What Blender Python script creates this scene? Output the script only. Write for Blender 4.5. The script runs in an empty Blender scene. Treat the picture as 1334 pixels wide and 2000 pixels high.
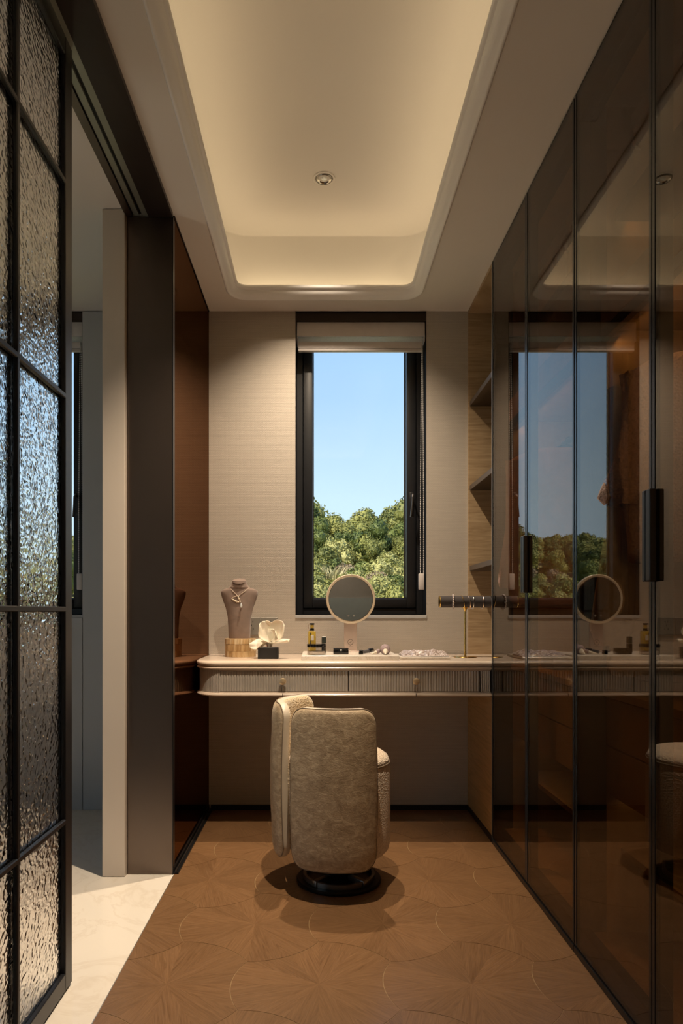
import bpy, bmesh, math, random
from mathutils import Vector, Matrix, noise

scene = bpy.context.scene
COL = scene.collection
R = math.radians
PI = math.pi
rng = random.Random(7)

# ------------------------------------------------------------------ camera
H = 0.965                      # eye height
D = 3.3325                     # distance to the window wall
FPX = 24.0 / 36.0 * 2000.0     # focal length in pixels of the 2000 px high frame
CX, CY = 622.0, 1195.0         # principal point (shifted lens)
cam_d = bpy.data.cameras.new('camera')
cam_d.sensor_fit = 'VERTICAL'
cam_d.sensor_height = 36.0
cam_d.sensor_width = 24.0
cam_d.lens = 24.0
cam_d.shift_x = (667.0 - CX) / 2000.0
cam_d.shift_y = (CY - 1000.0) / 2000.0
cam_d.clip_start = 0.02
cam_d.clip_end = 600
cam = bpy.data.objects.new('camera', cam_d)
COL.objects.link(cam)
cam.location = (0, 0, H)
cam.rotation_euler = (R(90), 0, 0)
scene.camera = cam


def X_(px, Y):
    return (px - CX) * Y / FPX


def Z_(py, Y):
    return H - (py - CY) * Y / FPX


# ------------------------------------------------------------------ sky, sun, exposure
scene.view_settings.view_transform = 'Standard'
scene.view_settings.look = 'None'
scene.view_settings.gamma = 1.0
scene.view_settings.use_curve_mapping = False
scene.view_settings.exposure = 0.0
scene.cycles.use_denoising = True
scene.cycles.max_bounces = 7
scene.cycles.diffuse_bounces = 3
scene.cycles.glossy_bounces = 4
scene.cycles.use_adaptive_sampling = True
scene.cycles.adaptive_threshold = 0.05
scene.cycles.adaptive_min_samples = 16
scene.cycles.transparent_max_bounces = 12
scene.cycles.sample_clamp_indirect = 4.0
scene.cycles.blur_glossy = 0.3

world = bpy.data.worlds.new('sky')
scene.world = world
world.use_nodes = True
wn, wl = world.node_tree.nodes, world.node_tree.links
wn.clear()
w_out = wn.new('ShaderNodeOutputWorld')
w_bg = wn.new('ShaderNodeBackground')
w_tc = wn.new('ShaderNodeTexCoord')
w_sep = wn.new('ShaderNodeSeparateXYZ')
w_ramp = wn.new('ShaderNodeValToRGB')
wl.new(w_tc.outputs['Generated'], w_sep.inputs[0])
wl.new(w_sep.outputs['Z'], w_ramp.inputs[0])
wl.new(w_ramp.outputs[0], w_bg.inputs[0])
wl.new(w_bg.outputs[0], w_out.inputs[0])
cr = w_ramp.color_ramp
cr.elements[0].position = 0.0
cr.elements[0].color = (0.60, 0.76, 0.90, 1)
cr.elements[1].position = 1.0
cr.elements[1].color = (0.13, 0.27, 0.60, 1)
for pos, c in ((0.16, (0.55, 0.73, 0.88, 1)), (0.30, (0.38, 0.58, 0.82, 1)), (0.5, (0.27, 0.47, 0.77, 1))):
    e = cr.elements.new(pos)
    e.color = c
w_bg.inputs['Strength'].default_value = 1.4

sun_d = bpy.data.lights.new('sun', 'SUN')
sun_d.energy = 6.0
sun_d.angle = R(0.6)
sun_d.color = (1.0, 0.93, 0.80)
sun = bpy.data.objects.new('sun', sun_d)
COL.objects.link(sun)
sun.location = (-20, -20, 40)
sun.rotation_euler = Vector((0.62, 0.52, -0.72)).to_track_quat('-Z', 'Y').to_euler()

SPOT_W = 185.0        # main downlights
COVE_W = 0.72         # cove strips, per metre
WARD_W = 0.55         # wardrobe strips
WARM = (1.0, 0.80, 0.58)
WARM2 = (1.0, 0.77, 0.45)


# ------------------------------------------------------------------ helpers
def tag(o, label=None, cat=None, group=None, kind=None):
    if label: o['label'] = label
    if cat: o['category'] = cat
    if group: o['group'] = group
    if kind: o['kind'] = kind
    return o


def empty(name, loc, label=None, cat=None, group=None, kind=None):
    o = bpy.data.objects.new(name, None)
    o.empty_display_size = 0.05
    COL.objects.link(o)
    o.location = loc
    return tag(o, label, cat, group, kind)


def set_parent(o, p):
    if p is None:
        return
    o.parent = p
    if p.type == 'EMPTY':
        o.matrix_parent_inverse = Matrix.Translation(-p.location)
    # a mesh part sits at the world origin, so its inverse stays the identity


class MB:
    """collects geometry in world coordinates; build() links it as one mesh object"""

    def __init__(self):
        self.v = []
        self.f = []

    def add(self, verts, faces):
        n = len(self.v)
        self.v += [tuple(p) for p in verts]
        self.f += [tuple(i + n for i in f) for f in faces]
        return self

    def box(self, x0, x1, y0, y1, z0, z1, ch=0.0):
        x0, x1 = min(x0, x1), max(x0, x1)
        y0, y1 = min(y0, y1), max(y0, y1)
        z0, z1 = min(z0, z1), max(z0, z1)
        if ch <= 0:
            vs = [(x0, y0, z0), (x1, y0, z0), (x1, y1, z0), (x0, y1, z0),
                  (x0, y0, z1), (x1, y0, z1), (x1, y1, z1), (x0, y1, z1)]
            fs = [(0, 3, 2, 1), (4, 5, 6, 7), (0, 1, 5, 4), (1, 2, 6, 5), (2, 3, 7, 6), (3, 0, 4, 7)]
            return self.add(vs, fs)
        ch = min(ch, (x1 - x0) / 2.01, (y1 - y0) / 2.01, (z1 - z0) / 2.01)
        bm = bmesh.new()
        bmesh.ops.create_cube(bm, size=1.0)
        for v in bm.verts:
            v.co = Vector(((x0 + x1) / 2 + v.co.x * (x1 - x0), (y0 + y1) / 2 + v.co.y * (y1 - y0),
                           (z0 + z1) / 2 + v.co.z * (z1 - z0)))
        bmesh.ops.bevel(bm, geom=bm.edges[:], offset=ch, segments=2 if ch > 0.002 else 1, profile=0.5, affect='EDGES')
        bm.verts.index_update()
        self.add([v.co[:] for v in bm.verts], [[v.index for v in f.verts] for f in bm.faces])
        bm.free()
        return self

    def prism(self, poly, z0, z1):
        n = len(poly)
        vs = [(x, y, z0) for x, y in poly] + [(x, y, z1) for x, y in poly]
        fs = [tuple(range(n - 1, -1, -1)), tuple(range(n, 2 * n))]
        fs += [(i, (i + 1) % n, (i + 1) % n + n, i + n) for i in range(n)]
        return self.add(vs, fs)

    def lathe(self, prof, c=(0, 0), seg=32, sx=1.0, sy=1.0, cap0=True, cap1=True):
        """prof: list of (r, z)"""
        n0 = len(prof)
        vs, fs = [], []
        for r, z in prof:
            for k in range(seg):
                a = 2 * PI * k / seg
                vs.append((c[0] + r * sx * math.cos(a), c[1] + r * sy * math.sin(a), z))
        for i in range(n0 - 1):
            for k in range(seg):
                a, b = i * seg + k, i * seg + (k + 1) % seg
                fs.append((a, b, b + seg, a + seg))
        if cap0: fs.append(tuple(range(seg - 1, -1, -1)))
        if cap1: fs.append(tuple((n0 - 1) * seg + k for k in range(seg)))
        return self.add(vs, fs)

    def tube(self, pts, r, seg=8, closed=False, radii=None):
        pts = [Vector(p) for p in pts]
        n = len(pts)
        rings = []
        up = None
        for i, p in enumerate(pts):
            if closed:
                t = (pts[(i + 1) % n] - pts[(i - 1) % n])
            else:
                t = pts[min(i + 1, n - 1)] - pts[max(i - 1, 0)]
            t = t.normalized() if t.length > 1e-9 else Vector((0, 0, 1))
            if up is None:
                up = Vector((0, 0, 1)) if abs(t.z) < 0.9 else Vector((1, 0, 0))
            a = t.cross(up)
            if a.length < 1e-6:
                a = t.orthogonal()
            a.normalize()
            b = a.cross(t).normalized()
            up = b
            rr = radii[i] if radii else r
            rings.append([p + a * (rr * math.cos(2 * PI * k / seg)) + b * (rr * math.sin(2 * PI * k / seg)) for k in range(seg)])
        vs = [q for ring in rings for q in ring]
        fs = []
        m = n if closed else n - 1
        for i in range(m):
            j = (i + 1) % n
            for k in range(seg):
                fs.append((i * seg + k, i * seg + (k + 1) % seg, j * seg + (k + 1) % seg, j * seg + k))
        if not closed:
            fs.append(tuple(range(seg - 1, -1, -1)))
            fs.append(tuple((n - 1) * seg + k for k in range(seg)))
        return self.add(vs, fs)

    def sphere(self, c, r, u=10, v=6, s=(1, 1, 1)):
        vs, fs = [(c[0], c[1], c[2] - r * s[2])], []
        for i in range(1, v):
            th = -PI / 2 + PI * i / v
            for k in range(u):
                a = 2 * PI * k / u
                vs.append((c[0] + r * s[0] * math.cos(th) * math.cos(a), c[1] + r * s[1] * math.cos(th) * math.sin(a),
                           c[2] + r * s[2] * math.sin(th)))
        vs.append((c[0], c[1], c[2] + r * s[2]))
        for k in range(u):
            fs.append((0, 1 + (k + 1) % u, 1 + k))
        for i in range(v - 2):
            for k in range(u):
                a, b = 1 + i * u + k, 1 + i * u + (k + 1) % u
                fs.append((a, b, b + u, a + u))
        L = len(vs) - 1
        for k in range(u):
            fs.append((L, 1 + (v - 2) * u + k, 1 + (v - 2) * u + (k + 1) % u))
        return self.add(vs, fs)

    def grid(self, fn, nu, nv, wrap_u=False, cap=False):
        vs, fs = [], []
        for j in range(nv):
            for i in range(nu):
                vs.append(fn(i / (nu if wrap_u else nu - 1), j / (nv - 1)))
        for j in range(nv - 1):
            for i in range(nu if wrap_u else nu - 1):
                a, b = j * nu + i, j * nu + (i + 1) % nu
                fs.append((a, b, b + nu, a + nu))
        if cap and wrap_u:
            fs.append(tuple(range(nu - 1, -1, -1)))
            fs.append(tuple((nv - 1) * nu + i for i in range(nu)))
        return self.add(vs, fs)

    def build(self, name, mat, parent=None, smooth=True, angle=35, bevel=0.0, recalc=True):
        me = bpy.data.meshes.new(name)
        me.from_pydata(self.v, [], self.f)
        if recalc or bevel > 0:
            bm = bmesh.new()
            bm.from_mesh(me)
            if bevel > 0:
                es = [e for e in bm.edges if len(e.link_faces) == 2 and e.calc_face_angle(0) > R(30)]
                bmesh.ops.bevel(bm, geom=es, offset=bevel, segments=2, profile=0.5, affect='EDGES', clamp_overlap=True)
            if recalc:
                bmesh.ops.recalc_face_normals(bm, faces=bm.faces[:])
            bm.to_mesh(me)
            bm.free()
        if smooth:
            me.shade_smooth()
            me.set_sharp_from_angle(angle=R(angle))
        me.materials.append(mat)
        o = bpy.data.objects.new(name, me)
        COL.objects.link(o)
        set_parent(o, parent)
        return o


def solid(name, mat, parent, x0, x1, y0, y1, z0, z1, ch=0.0):
    return MB().box(x0, x1, y0, y1, z0, z1, ch).build(name, mat, parent)


def struct(o, label, cat):
    return tag(o, label, cat, kind='structure')


def light(name, kind, loc, energy, color, **kw):
    d = bpy.data.lights.new(name, kind)
    d.energy = energy
    d.color = color
    rot = kw.pop('rot', (0, 0, 0))
    for k, v in kw.items():
        setattr(d, k, v)
    o = bpy.data.objects.new(name, d)
    COL.objects.link(o)
    o.location = loc
    o.rotation_euler = rot
    return o


# ------------------------------------------------------------------ materials
class NT:
    def __init__(self, name):
        self.m = bpy.data.materials.new(name)
        self.m.use_nodes = True
        self.n = self.m.node_tree.nodes
        self.l = self.m.node_tree.links
        self.n.clear()
        self.out = self.n.new('ShaderNodeOutputMaterial')

    def node(self, t, **kw):
        nd = self.n.new('ShaderNode' + t)
        for k, v in kw.items():
            if isinstance(k, str) and hasattr(nd, k) and k not in nd.inputs:
                setattr(nd, k, v)
            else:
                nd.inputs[k].default_value = v
        return nd

    def link(self, a, b):
        self.l.new(a, b)

    def coords(self, which='Object', scale=(1, 1, 1), rot=(0, 0, 0), loc=(0, 0, 0)):
        tc = self.n.new('ShaderNodeTexCoord')
        mp = self.n.new('ShaderNodeMapping')
        mp.inputs['Scale'].default_value = scale
        mp.inputs['Rotation'].default_value = rot
        mp.inputs['Location'].default_value = loc
        self.link(tc.outputs[which], mp.inputs[0])
        return mp.outputs[0]

    def ramp(self, src, stops):
        r = self.n.new('ShaderNodeValToRGB')
        r.color_ramp.elements[0].position, r.color_ramp.elements[0].color = stops[0][0], (*stops[0][1], 1)
        r.color_ramp.elements[1].position, r.color_ramp.elements[1].color = stops[-1][0], (*stops[-1][1], 1)
        for p, c in stops[1:-1]:
            e = r.color_ramp.elements.new(p)
            e.color = (*c, 1)
        self.link(src, r.inputs[0])
        return r.outputs[0]

    def noise(self, vec, scale, detail=3.0, rough=0.5, dist=0.0):
        nz = self.n.new('ShaderNodeTexNoise')
        nz.inputs['Scale'].default_value = scale
        nz.inputs['Detail'].default_value = detail
        nz.inputs['Roughness'].default_value = rough
        nz.inputs['Distortion'].default_value = dist
        self.link(vec, nz.inputs['Vector'])
        return nz.outputs['Fac']

    def bump(self, h, strength, dist):
        b = self.n.new('ShaderNodeBump')
        b.inputs['Strength'].default_value = strength
        b.inputs['Distance'].default_value = dist
        self.link(h, b.inputs['Height'])
        return b.outputs[0]

    def principled(self, base=None, rough=0.5, metal=0.0, normal=None, **kw):
        p = self.n.new('ShaderNodeBsdfPrincipled')
        if base is not None:
            if isinstance(base, (tuple, list)):
                p.inputs['Base Color'].default_value = (*base[:3], 1)
            else:
                self.link(base, p.inputs['Base Color'])
        if isinstance(rough, (int, float)):
            p.inputs['Roughness'].default_value = rough
        else:
            self.link(rough, p.inputs['Roughness'])
        p.inputs['Metallic'].default_value = metal
        if normal is not None:
            self.link(normal, p.inputs['Normal'])
        for k, v in kw.items():
            p.inputs[k.replace('_', ' ')].default_value = v
        self.link(p.outputs[0], self.out.inputs[0])
        return p


def plain(name, base, rough=0.5, metal=0.0, var=0.06, scale=12.0, bump=0.0, **kw):
    """principled with a little procedural colour variation"""
    t = NT(name)
    v = t.coords()
    nz = t.noise(v, scale, 4)
    lo = tuple(max(0, c * (1 - var)) for c in base)
    hi = tuple(min(1, c * (1 + var)) for c in base)
    col = t.ramp(nz, [(0.3, lo), (0.7, hi)])
    nrm = t.bump(t.noise(v, scale * 12, 3), 0.4, bump) if bump else None
    t.principled(col, rough, metal, nrm, **kw)
    return t.m


def m_wallpaper():
    t = NT('woven_wallpaper')
    v = t.coords(rot=(R(-90), 0, 0))      # wall x,z -> texture x,y
    br = t.node('TexBrick', offset=0.5, Scale=1.0)
    br.inputs['Brick Width'].default_value = 0.0085
    br.inputs['Row Height'].default_value = 0.0056
    br.inputs['Mortar Size'].default_value = 0.0011
    br.inputs['Mortar Smooth'].default_value = 0.9
    br.inputs['Color1'].default_value = (1, 1, 1, 1)
    br.inputs['Color2'].default_value = (0.75, 0.75, 0.75, 1)
    br.inputs['Mortar'].default_value = (0, 0, 0, 1)
    t.link(v, br.inputs['Vector'])
    nz = t.noise(t.coords(scale=(3, 3, 40)), 3, 3)
    col = t.ramp(nz, [(0.3, (0.52, 0.470, 0.410)), (0.7, (0.57, 0.515, 0.45))])
    mx = t.node('MixRGB', blend_type='MULTIPLY', Fac=0.14)
    t.link(col, mx.inputs[1]); t.link(br.outputs['Color'], mx.inputs[2])
    t.principled(mx.outputs[0], 0.48, 0.0, t.bump(br.outputs['Color'], 0.5, 0.0018))
    return t.m


def m_wood(name, dark, light, rough=0.4, grain=(2.0, 30.0, 30.0), rot=(0, 0, 0), curl=0.0, bumpd=0.0004, rnd=0.0, coat=0.0):
    t = NT(name)
    v = t.coords(scale=grain, rot=rot)
    if rnd:
        oi = t.n.new('ShaderNodeObjectInfo')
        va = t.node('VectorMath', operation='ADD')
        sc = t.node('VectorMath', operation='SCALE')
        cb = t.n.new('ShaderNodeCombineXYZ')
        for k in range(3): t.link(oi.outputs['Random'], cb.inputs[k])
        t.link(cb.outputs[0], sc.inputs[0]); sc.inputs['Scale'].default_value = 37.0
        t.link(v, va.inputs[0]); t.link(sc.outputs[0], va.inputs[1])
        v = va.outputs[0]
    n1 = t.noise(v, 1.0, 6, 0.62, 1.2 + curl)
    n2 = t.noise(v, 4.0, 4, 0.6, 0.6)
    mx = t.node('Math', operation='MULTIPLY_ADD')
    t.link(n2, mx.inputs[0]); mx.inputs[1].default_value = 0.35; t.link(n1, mx.inputs[2])
    mid = tuple((a + b) / 2 for a, b in zip(dark, light))
    col = t.ramp(mx.outputs[0], [(0.45, dark), (0.66, mid), (0.9, light)])
    if rnd:
        mul = t.node('MixRGB', blend_type='MULTIPLY', Fac=1.0)
        rr = t.ramp(oi.outputs['Random'], [(0.0, (1 - rnd,) * 3), (1.0, (1.0,) * 3)])
        t.link(col, mul.inputs[1]); t.link(rr, mul.inputs[2])
        col = mul.outputs[0]
    t.principled(col, rough, 0.0, t.bump(mx.outputs[0], 0.5, bumpd), Coat_Weight=coat, Coat_Roughness=0.25)
    return t.m


def m_marble(name, base, vein, rough, scale=3.0):
    t = NT(name)
    v = t.coords()
    n1 = t.noise(v, scale, 6, 0.6, 2.5)
    n2 = t.noise(v, scale * 0.4, 3)
    col = t.ramp(n1, [(0.30, tuple(c * 0.97 for c in base)), (0.47, base), (0.5, vein), (0.53, base), (0.8, tuple(min(1, c * 1.03) for c in base))])
    mx = t.node('MixRGB', Fac=0.5)
    t.link(n2, mx.inputs[0]); mx.inputs[2].default_value = (*base, 1)
    t.link(col, mx.inputs[1])
    t.principled(mx.outputs[0], rough)
    return t.m


def m_glass(name, tint, base_r, graz_r, power=3.0):
    """flat pane: tinted see-through plus mirror reflection that grows towards grazing angles"""
    t = NT(name)
    tr = t.node('BsdfTransparent')
    v = t.coords()
    c = t.ramp(t.noise(v, 1.5, 2), [(0.2, tuple(x * 0.96 for x in tint)), (0.8, tint)])
    t.link(c, tr.inputs[0])
    gl = t.node('BsdfGlossy', Roughness=0.0)
    gl.inputs['Color'].default_value = (1, 1, 1, 1)
    lw = t.node('LayerWeight', Blend=0.5)
    pw = t.node('Math', operation='POWER')
    t.link(lw.outputs['Facing'], pw.inputs[0]); pw.inputs[1].default_value = power
    ma = t.node('Math', operation='MULTIPLY_ADD', use_clamp=True)
    t.link(pw.outputs[0], ma.inputs[0]); ma.inputs[1].default_value = graz_r; ma.inputs[2].default_value = base_r
    mx = t.n.new('ShaderNodeMixShader')
    t.link(ma.outputs[0], mx.inputs[0]); t.link(tr.outputs[0], mx.inputs[1]); t.link(gl.outputs[0], mx.inputs[2])
    t.link(mx.outputs[0], t.out.inputs[0])
    return t.m


def m_hammered():
    t = NT('hammered_glass')
    v = t.coords(scale=(1, 0.8, 1))
    vo = t.node('TexVoronoi', feature='SMOOTH_F1', Scale=95.0)
    vo.inputs['Smoothness'].default_value = 0.8
    dn = t.node('TexNoise', Scale=28.0)
    t.link(v, dn.inputs['Vector'])
    ad = t.node('MixRGB', blend_type='LINEAR_LIGHT', Fac=0.012)
    t.link(v, ad.inputs[1]); t.link(dn.outputs['Color'], ad.inputs[2])
    t.link(ad.outputs[0], vo.inputs['Vector'])
    t.principled((1.0, 0.99, 0.97), 0.02, 0.0, t.bump(vo.outputs['Distance'], 1.0, 0.0013), Transmission_Weight=1.0, IOR=1.5)
    return t.m


def m_velvet():
    t = NT('crushed_velvet')
    v = t.coords(scale=(1.0, 1.0, 1.6))
    n1 = t.noise(v, 30, 6, 0.7, 0.8)
    n2 = t.noise(t.coords(scale=(1, 1, 3.5)), 130, 3, 0.6, 0.5)
    n3 = t.noise(v, 7, 3, 0.5, 0.3)
    m1 = t.node('Math', operation='MULTIPLY_ADD'); t.link(n2, m1.inputs[0]); m1.inputs[1].default_value = 0.4; t.link(n1, m1.inputs[2])
    m2 = t.node('Math', operation='MULTIPLY_ADD'); t.link(n3, m2.inputs[0]); m2.inputs[1].default_value = 0.28; t.link(m1.outputs[0], m2.inputs[2])
    col = t.ramp(m2.outputs[0], [(0.62, (0.24, 0.172, 0.10)), (0.84, (0.38, 0.285, 0.180)), (1.08, (0.52, 0.41, 0.27))])
    t.principled(col, 0.62, 0.0, t.bump(m2.outputs[0], 0.5, 0.004), Sheen_Weight=0.35, Sheen_Roughness=0.4, Sheen_Tint=(0.9, 0.8, 0.65, 1))
    return t.m


def m_boucle(name, base):
    t = NT(name)
    v = t.coords()
    vo = t.node('TexVoronoi', Scale=150.0)
    t.link(v, vo.inputs['Vector'])
    n1 = t.noise(v, 60, 4, 0.7)
    m1 = t.node('Math', operation='MULTIPLY_ADD'); t.link(n1, m1.inputs[0]); m1.inputs[1].default_value = 0.9; t.link(vo.outputs['Distance'], m1.inputs[2])
    col = t.ramp(m1.outputs[0], [(0.4, tuple(c * 0.72 for c in base)), (1.1, tuple(min(1, c * 1.15) for c in base))])
    t.principled(col, 0.85, 0.0, t.bump(m1.outputs[0], 0.8, 0.004), Sheen_Weight=0.25)
    return t.m


def m_leaf(name, a, b):
    t = NT(name)
    oi = t.n.new('ShaderNodeObjectInfo')
    nz = t.noise(t.coords(), 1.6, 3, 0.7)
    ad = t.node('Math', operation='MULTIPLY_ADD'); t.link(oi.outputs['Random'], ad.inputs[0]); ad.inputs[1].default_value = 0.35
    sb = t.node('Math', operation='SUBTRACT'); t.link(nz, sb.inputs[0]); sb.inputs[1].default_value = 0.17
    t.link(sb.outputs[0], ad.inputs[2])
    col = t.ramp(ad.outputs[0], [(0.25, a), (0.75, b)])
    t.principled(col, 0.55, Specular_IOR_Level=0.3)
    return t.m


def m_sheer():
    t = NT('white_blind_fabric')
    c = t.ramp(t.noise(t.coords(), 200, 2), [(0.3, (0.78, 0.78, 0.74)), (0.7, (0.84, 0.84, 0.80))])
    d, tr = t.node('BsdfDiffuse'), t.node('BsdfTranslucent')
    mx = t.n.new('ShaderNodeMixShader')
    mx.inputs[0].default_value = 0.6
    t.link(c, d.inputs[0]); t.link(c, tr.inputs[0]); t.link(d.outputs[0], mx.inputs[1]); t.link(tr.outputs[0], mx.inputs[2])
    t.link(mx.outputs[0], t.out.inputs[0])
    return t.m


def m_tinted_mirror():
    t = NT('bronze_tinted_mirror')
    c = t.ramp(t.noise(t.coords(), 1.0, 2), [(0.2, (0.205, 0.118, 0.074)), (0.8, (0.215, 0.125, 0.078))])
    g = t.node('BsdfGlossy', Roughness=0.0)
    t.link(c, g.inputs[0])
    t.link(g.outputs[0], t.out.inputs[0])
    return t.m


M = {}
M['wallpaper'] = m_wallpaper()
M['ceiling'] = plain('white_plaster', (0.72, 0.68, 0.64), 0.7, var=0.015, scale=2)
M['moulding'] = plain('white_satin_moulding', (0.86, 0.85, 0.85), 0.45, var=0.015, scale=2)
M['grey_paint'] = plain('grey_wall_panel', (0.50, 0.51, 0.525), 0.5, var=0.02, scale=3)
M['cream_panel'] = plain('cream_lacquer_panel', (0.66, 0.58, 0.50), 0.3, var=0.02, scale=3)
M['dark_gap'] = plain('black_anodised', (0.012, 0.012, 0.013), 0.35, 0.3, var=0.1)
M['black_frame'] = plain('black_powder_coat', (0.012, 0.013, 0.016), 0.38, 0.0, var=0.1)
M['bronze'] = plain('dark_bronze_metal', (0.165, 0.130, 0.110), 0.34, 0.9, var=0.05, scale=3)
M['bronze_dark'] = plain('brown_black_metal', (0.045, 0.034, 0.030), 0.35, 0.5, var=0.06)
M['track_alu'] = plain('grey_green_aluminium_channel', (0.32, 0.33, 0.28), 0.4, 0.6, var=0.05)
M['alu'] = plain('satin_aluminium', (0.62, 0.60, 0.57), 0.3, 0.8, var=0.03)
M['mirror_brown'] = m_tinted_mirror()
M['smoked'] = m_glass('smoked_brown_glass', (0.58, 0.46, 0.33), 0.025, 0.50, 3.0)
M['clear_pane'] = m_glass('clear_window_glass', (0.97, 0.985, 0.98), 0.02, 0.5, 4.0)
M['hammered'] = m_hammered()
M['oak_h'] = m_wood('figured_light_oak', (0.30, 0.20, 0.105), (0.52, 0.385, 0.235), 0.42, (2.2, 2.2, 34.0), curl=1.2, bumpd=0.0006)
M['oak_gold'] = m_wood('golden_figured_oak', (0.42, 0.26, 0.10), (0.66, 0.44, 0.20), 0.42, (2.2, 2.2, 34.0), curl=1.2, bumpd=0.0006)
M['ward_wood'] = m_wood('warm_wardrobe_veneer', (0.33, 0.21, 0.11), (0.47, 0.33, 0.19), 0.5, (14, 14, 1.6))
M['parquet'] = m_wood('brushed_oak_parquet', (0.160, 0.080, 0.033), (0.285, 0.158, 0.075), 0.32, (6.0, 110.0, 110.0), curl=0.8, bumpd=0.0008, rnd=0.15, coat=0.5)
M['subfloor'] = plain('pale_joint_highlight', (0.36, 0.245, 0.125), 0.4, var=0.1)  # pale colour in the tile gaps paints the highlight along the groove edges
M['marble'] = m_marble('cream_marble_floor', (0.84, 0.78, 0.69), (0.74, 0.66, 0.56), 0.14, 2.2)
M['tray_marble'] = m_marble('white_veined_marble', (0.80, 0.75, 0.68), (0.58, 0.50, 0.42), 0.25, 14.0)
M['desk_top'] = plain('champagne_lacquer', (0.66, 0.56, 0.465), 0.24, 0.0, var=0.03, scale=5, Coat_Weight=0.3, Coat_Roughness=0.1)
M['desk_flute'] = plain('champagne_silver_fluting', (0.54, 0.50, 0.45), 0.36, 0.3, var=0.07, scale=20)
M['knob'] = plain('pale_brass_knob', (0.74, 0.60, 0.40), 0.32, 0.75, var=0.12, scale=90)
M['velvet'] = m_velvet()
M['leather'] = plain('cream_leather', (0.60, 0.53, 0.43), 0.42, 0.0, var=0.04, scale=30, bump=0.0006)
M['chenille'] = m_boucle('cream_chenille', (0.62, 0.50, 0.33))
M['boucle'] = m_boucle('beige_boucle', (0.60, 0.49, 0.37))
M['piping'] = plain('brown_piping', (0.20, 0.15, 0.10), 0.6, var=0.1)
M['base_black'] = plain('black_satin_metal', (0.012, 0.011, 0.011), 0.35, 0.4, var=0.1)
M['base_steel'] = plain('brushed_dark_steel', (0.22, 0.20, 0.18), 0.32, 0.9, var=0.1)
M['suede'] = plain('taupe_suede', (0.235, 0.172, 0.142), 0.85, 0.0, var=0.08, scale=40, bump=0.0005, Sheen_Weight=0.3)
M['gold'] = plain('polished_gold', (0.90, 0.62, 0.20), 0.16, 1.0, var=0.03)
M['rose_gold'] = plain('rose_gold', (0.86, 0.68, 0.55), 0.18, 1.0, var=0.03)
M['pale_gold'] = plain('pale_champagne_gold', (0.92, 0.80, 0.66), 0.3, 0.55, var=0.08, scale=300)
M['silver'] = plain('bright_silver', (0.85, 0.83, 0.80), 0.12, 1.0, var=0.03)
M['diamond'] = plain('faceted_crystal', (0.85, 0.92, 0.95), 0.05, 0.35, var=0.03)
M['pearl'] = plain('pinkish_pearl', (0.80, 0.70, 0.66), 0.22, 0.1, var=0.04)
M['shell'] = None
M['porcelain'] = plain('cream_porcelain', (0.85, 0.78, 0.65), 0.45, 0.0, var=0.04, scale=40, Subsurface_Weight=0.1)
M['black_gloss'] = plain('glossy_black', (0.010, 0.010, 0.011), 0.12, 0.0, var=0.1)
M['black_matt'] = plain('matt_black', (0.016, 0.016, 0.017), 0.5, 0.0, var=0.1)
M['clear'] = m_glass('clear_acrylic', (0.93, 0.93, 0.92), 0.06, 0.5, 3.0)
M['perfume'] = plain('amber_perfume', (0.92, 0.66, 0.12), 0.12, 0.0, var=0.03, Transmission_Weight=0.25)
M['paper'] = plain('cream_label_paper', (0.80, 0.76, 0.70), 0.6, var=0.02)
M['cream_powder'] = plain('pale_powder', (0.78, 0.68, 0.60), 0.5, var=0.05)
M['mirror'] = plain('clear_mirror', (0.80, 0.83, 0.83), 0.01, 1.0, var=0.005, scale=1)
M['mirror_case'] = plain('nude_pink_plastic', (0.66, 0.53, 0.46), 0.35, var=0.02)
M['mirror_rim'] = plain('cream_rim', (0.78, 0.66, 0.50), 0.35, var=0.02)
M['socket'] = plain('grey_socket_plate', (0.30, 0.29, 0.26), 0.35, 0.2, var=0.04)
M['blind'] = plain('pale_grey_blind', (0.68, 0.64, 0.63), 0.45, var=0.03, scale=30)
M['blind_white'] = m_sheer()
M['chain'] = plain('white_bead_chain', (0.72, 0.71, 0.70), 0.3, var=0.04)
M['brush_hair'] = plain('mauve_brush_hair', (0.36, 0.28, 0.29), 0.8, var=0.25, scale=120)
M['brush_tip'] = plain('cream_brush_tip', (0.80, 0.72, 0.60), 0.8, var=0.1, scale=120)
M['fur'] = m_boucle('dusty_pink_fleece', (0.52, 0.36, 0.30))
M['knit'] = plain('ribbed_grey_knit', (0.50, 0.43, 0.37), 0.9, var=0.1, scale=60, bump=0.002)
M['satin'] = plain('dusty_rose_satin', (0.46, 0.27, 0.21), 0.38, var=0.15, scale=20, Sheen_Weight=0.3)
M['storage'] = plain('brown_leatherette_box', (0.42, 0.29, 0.18), 0.5, var=0.06)
M['wall_behind'] = plain('taupe_plaster', (0.30, 0.285, 0.27), 0.7, var=0.03)
M['wall_behind_low'] = plain('blue_grey_panel', (0.32, 0.37, 0.385), 0.5, var=0.03)


def m_scarf():
    t = NT('speckled_silk')
    v = t.coords()
    n1 = t.noise(v, 70, 5, 0.7, 2)
    col = t.ramp(n1, [(0.40, (0.16, 0.10, 0.08)), (0.49, (0.42, 0.33, 0.28)), (0.57, (0.74, 0.68, 0.68)), (0.75, (0.80, 0.77, 0.78))])
    t.principled(col, 0.35, 0.0, None, Sheen_Weight=0.3)
    return t.m


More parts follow.
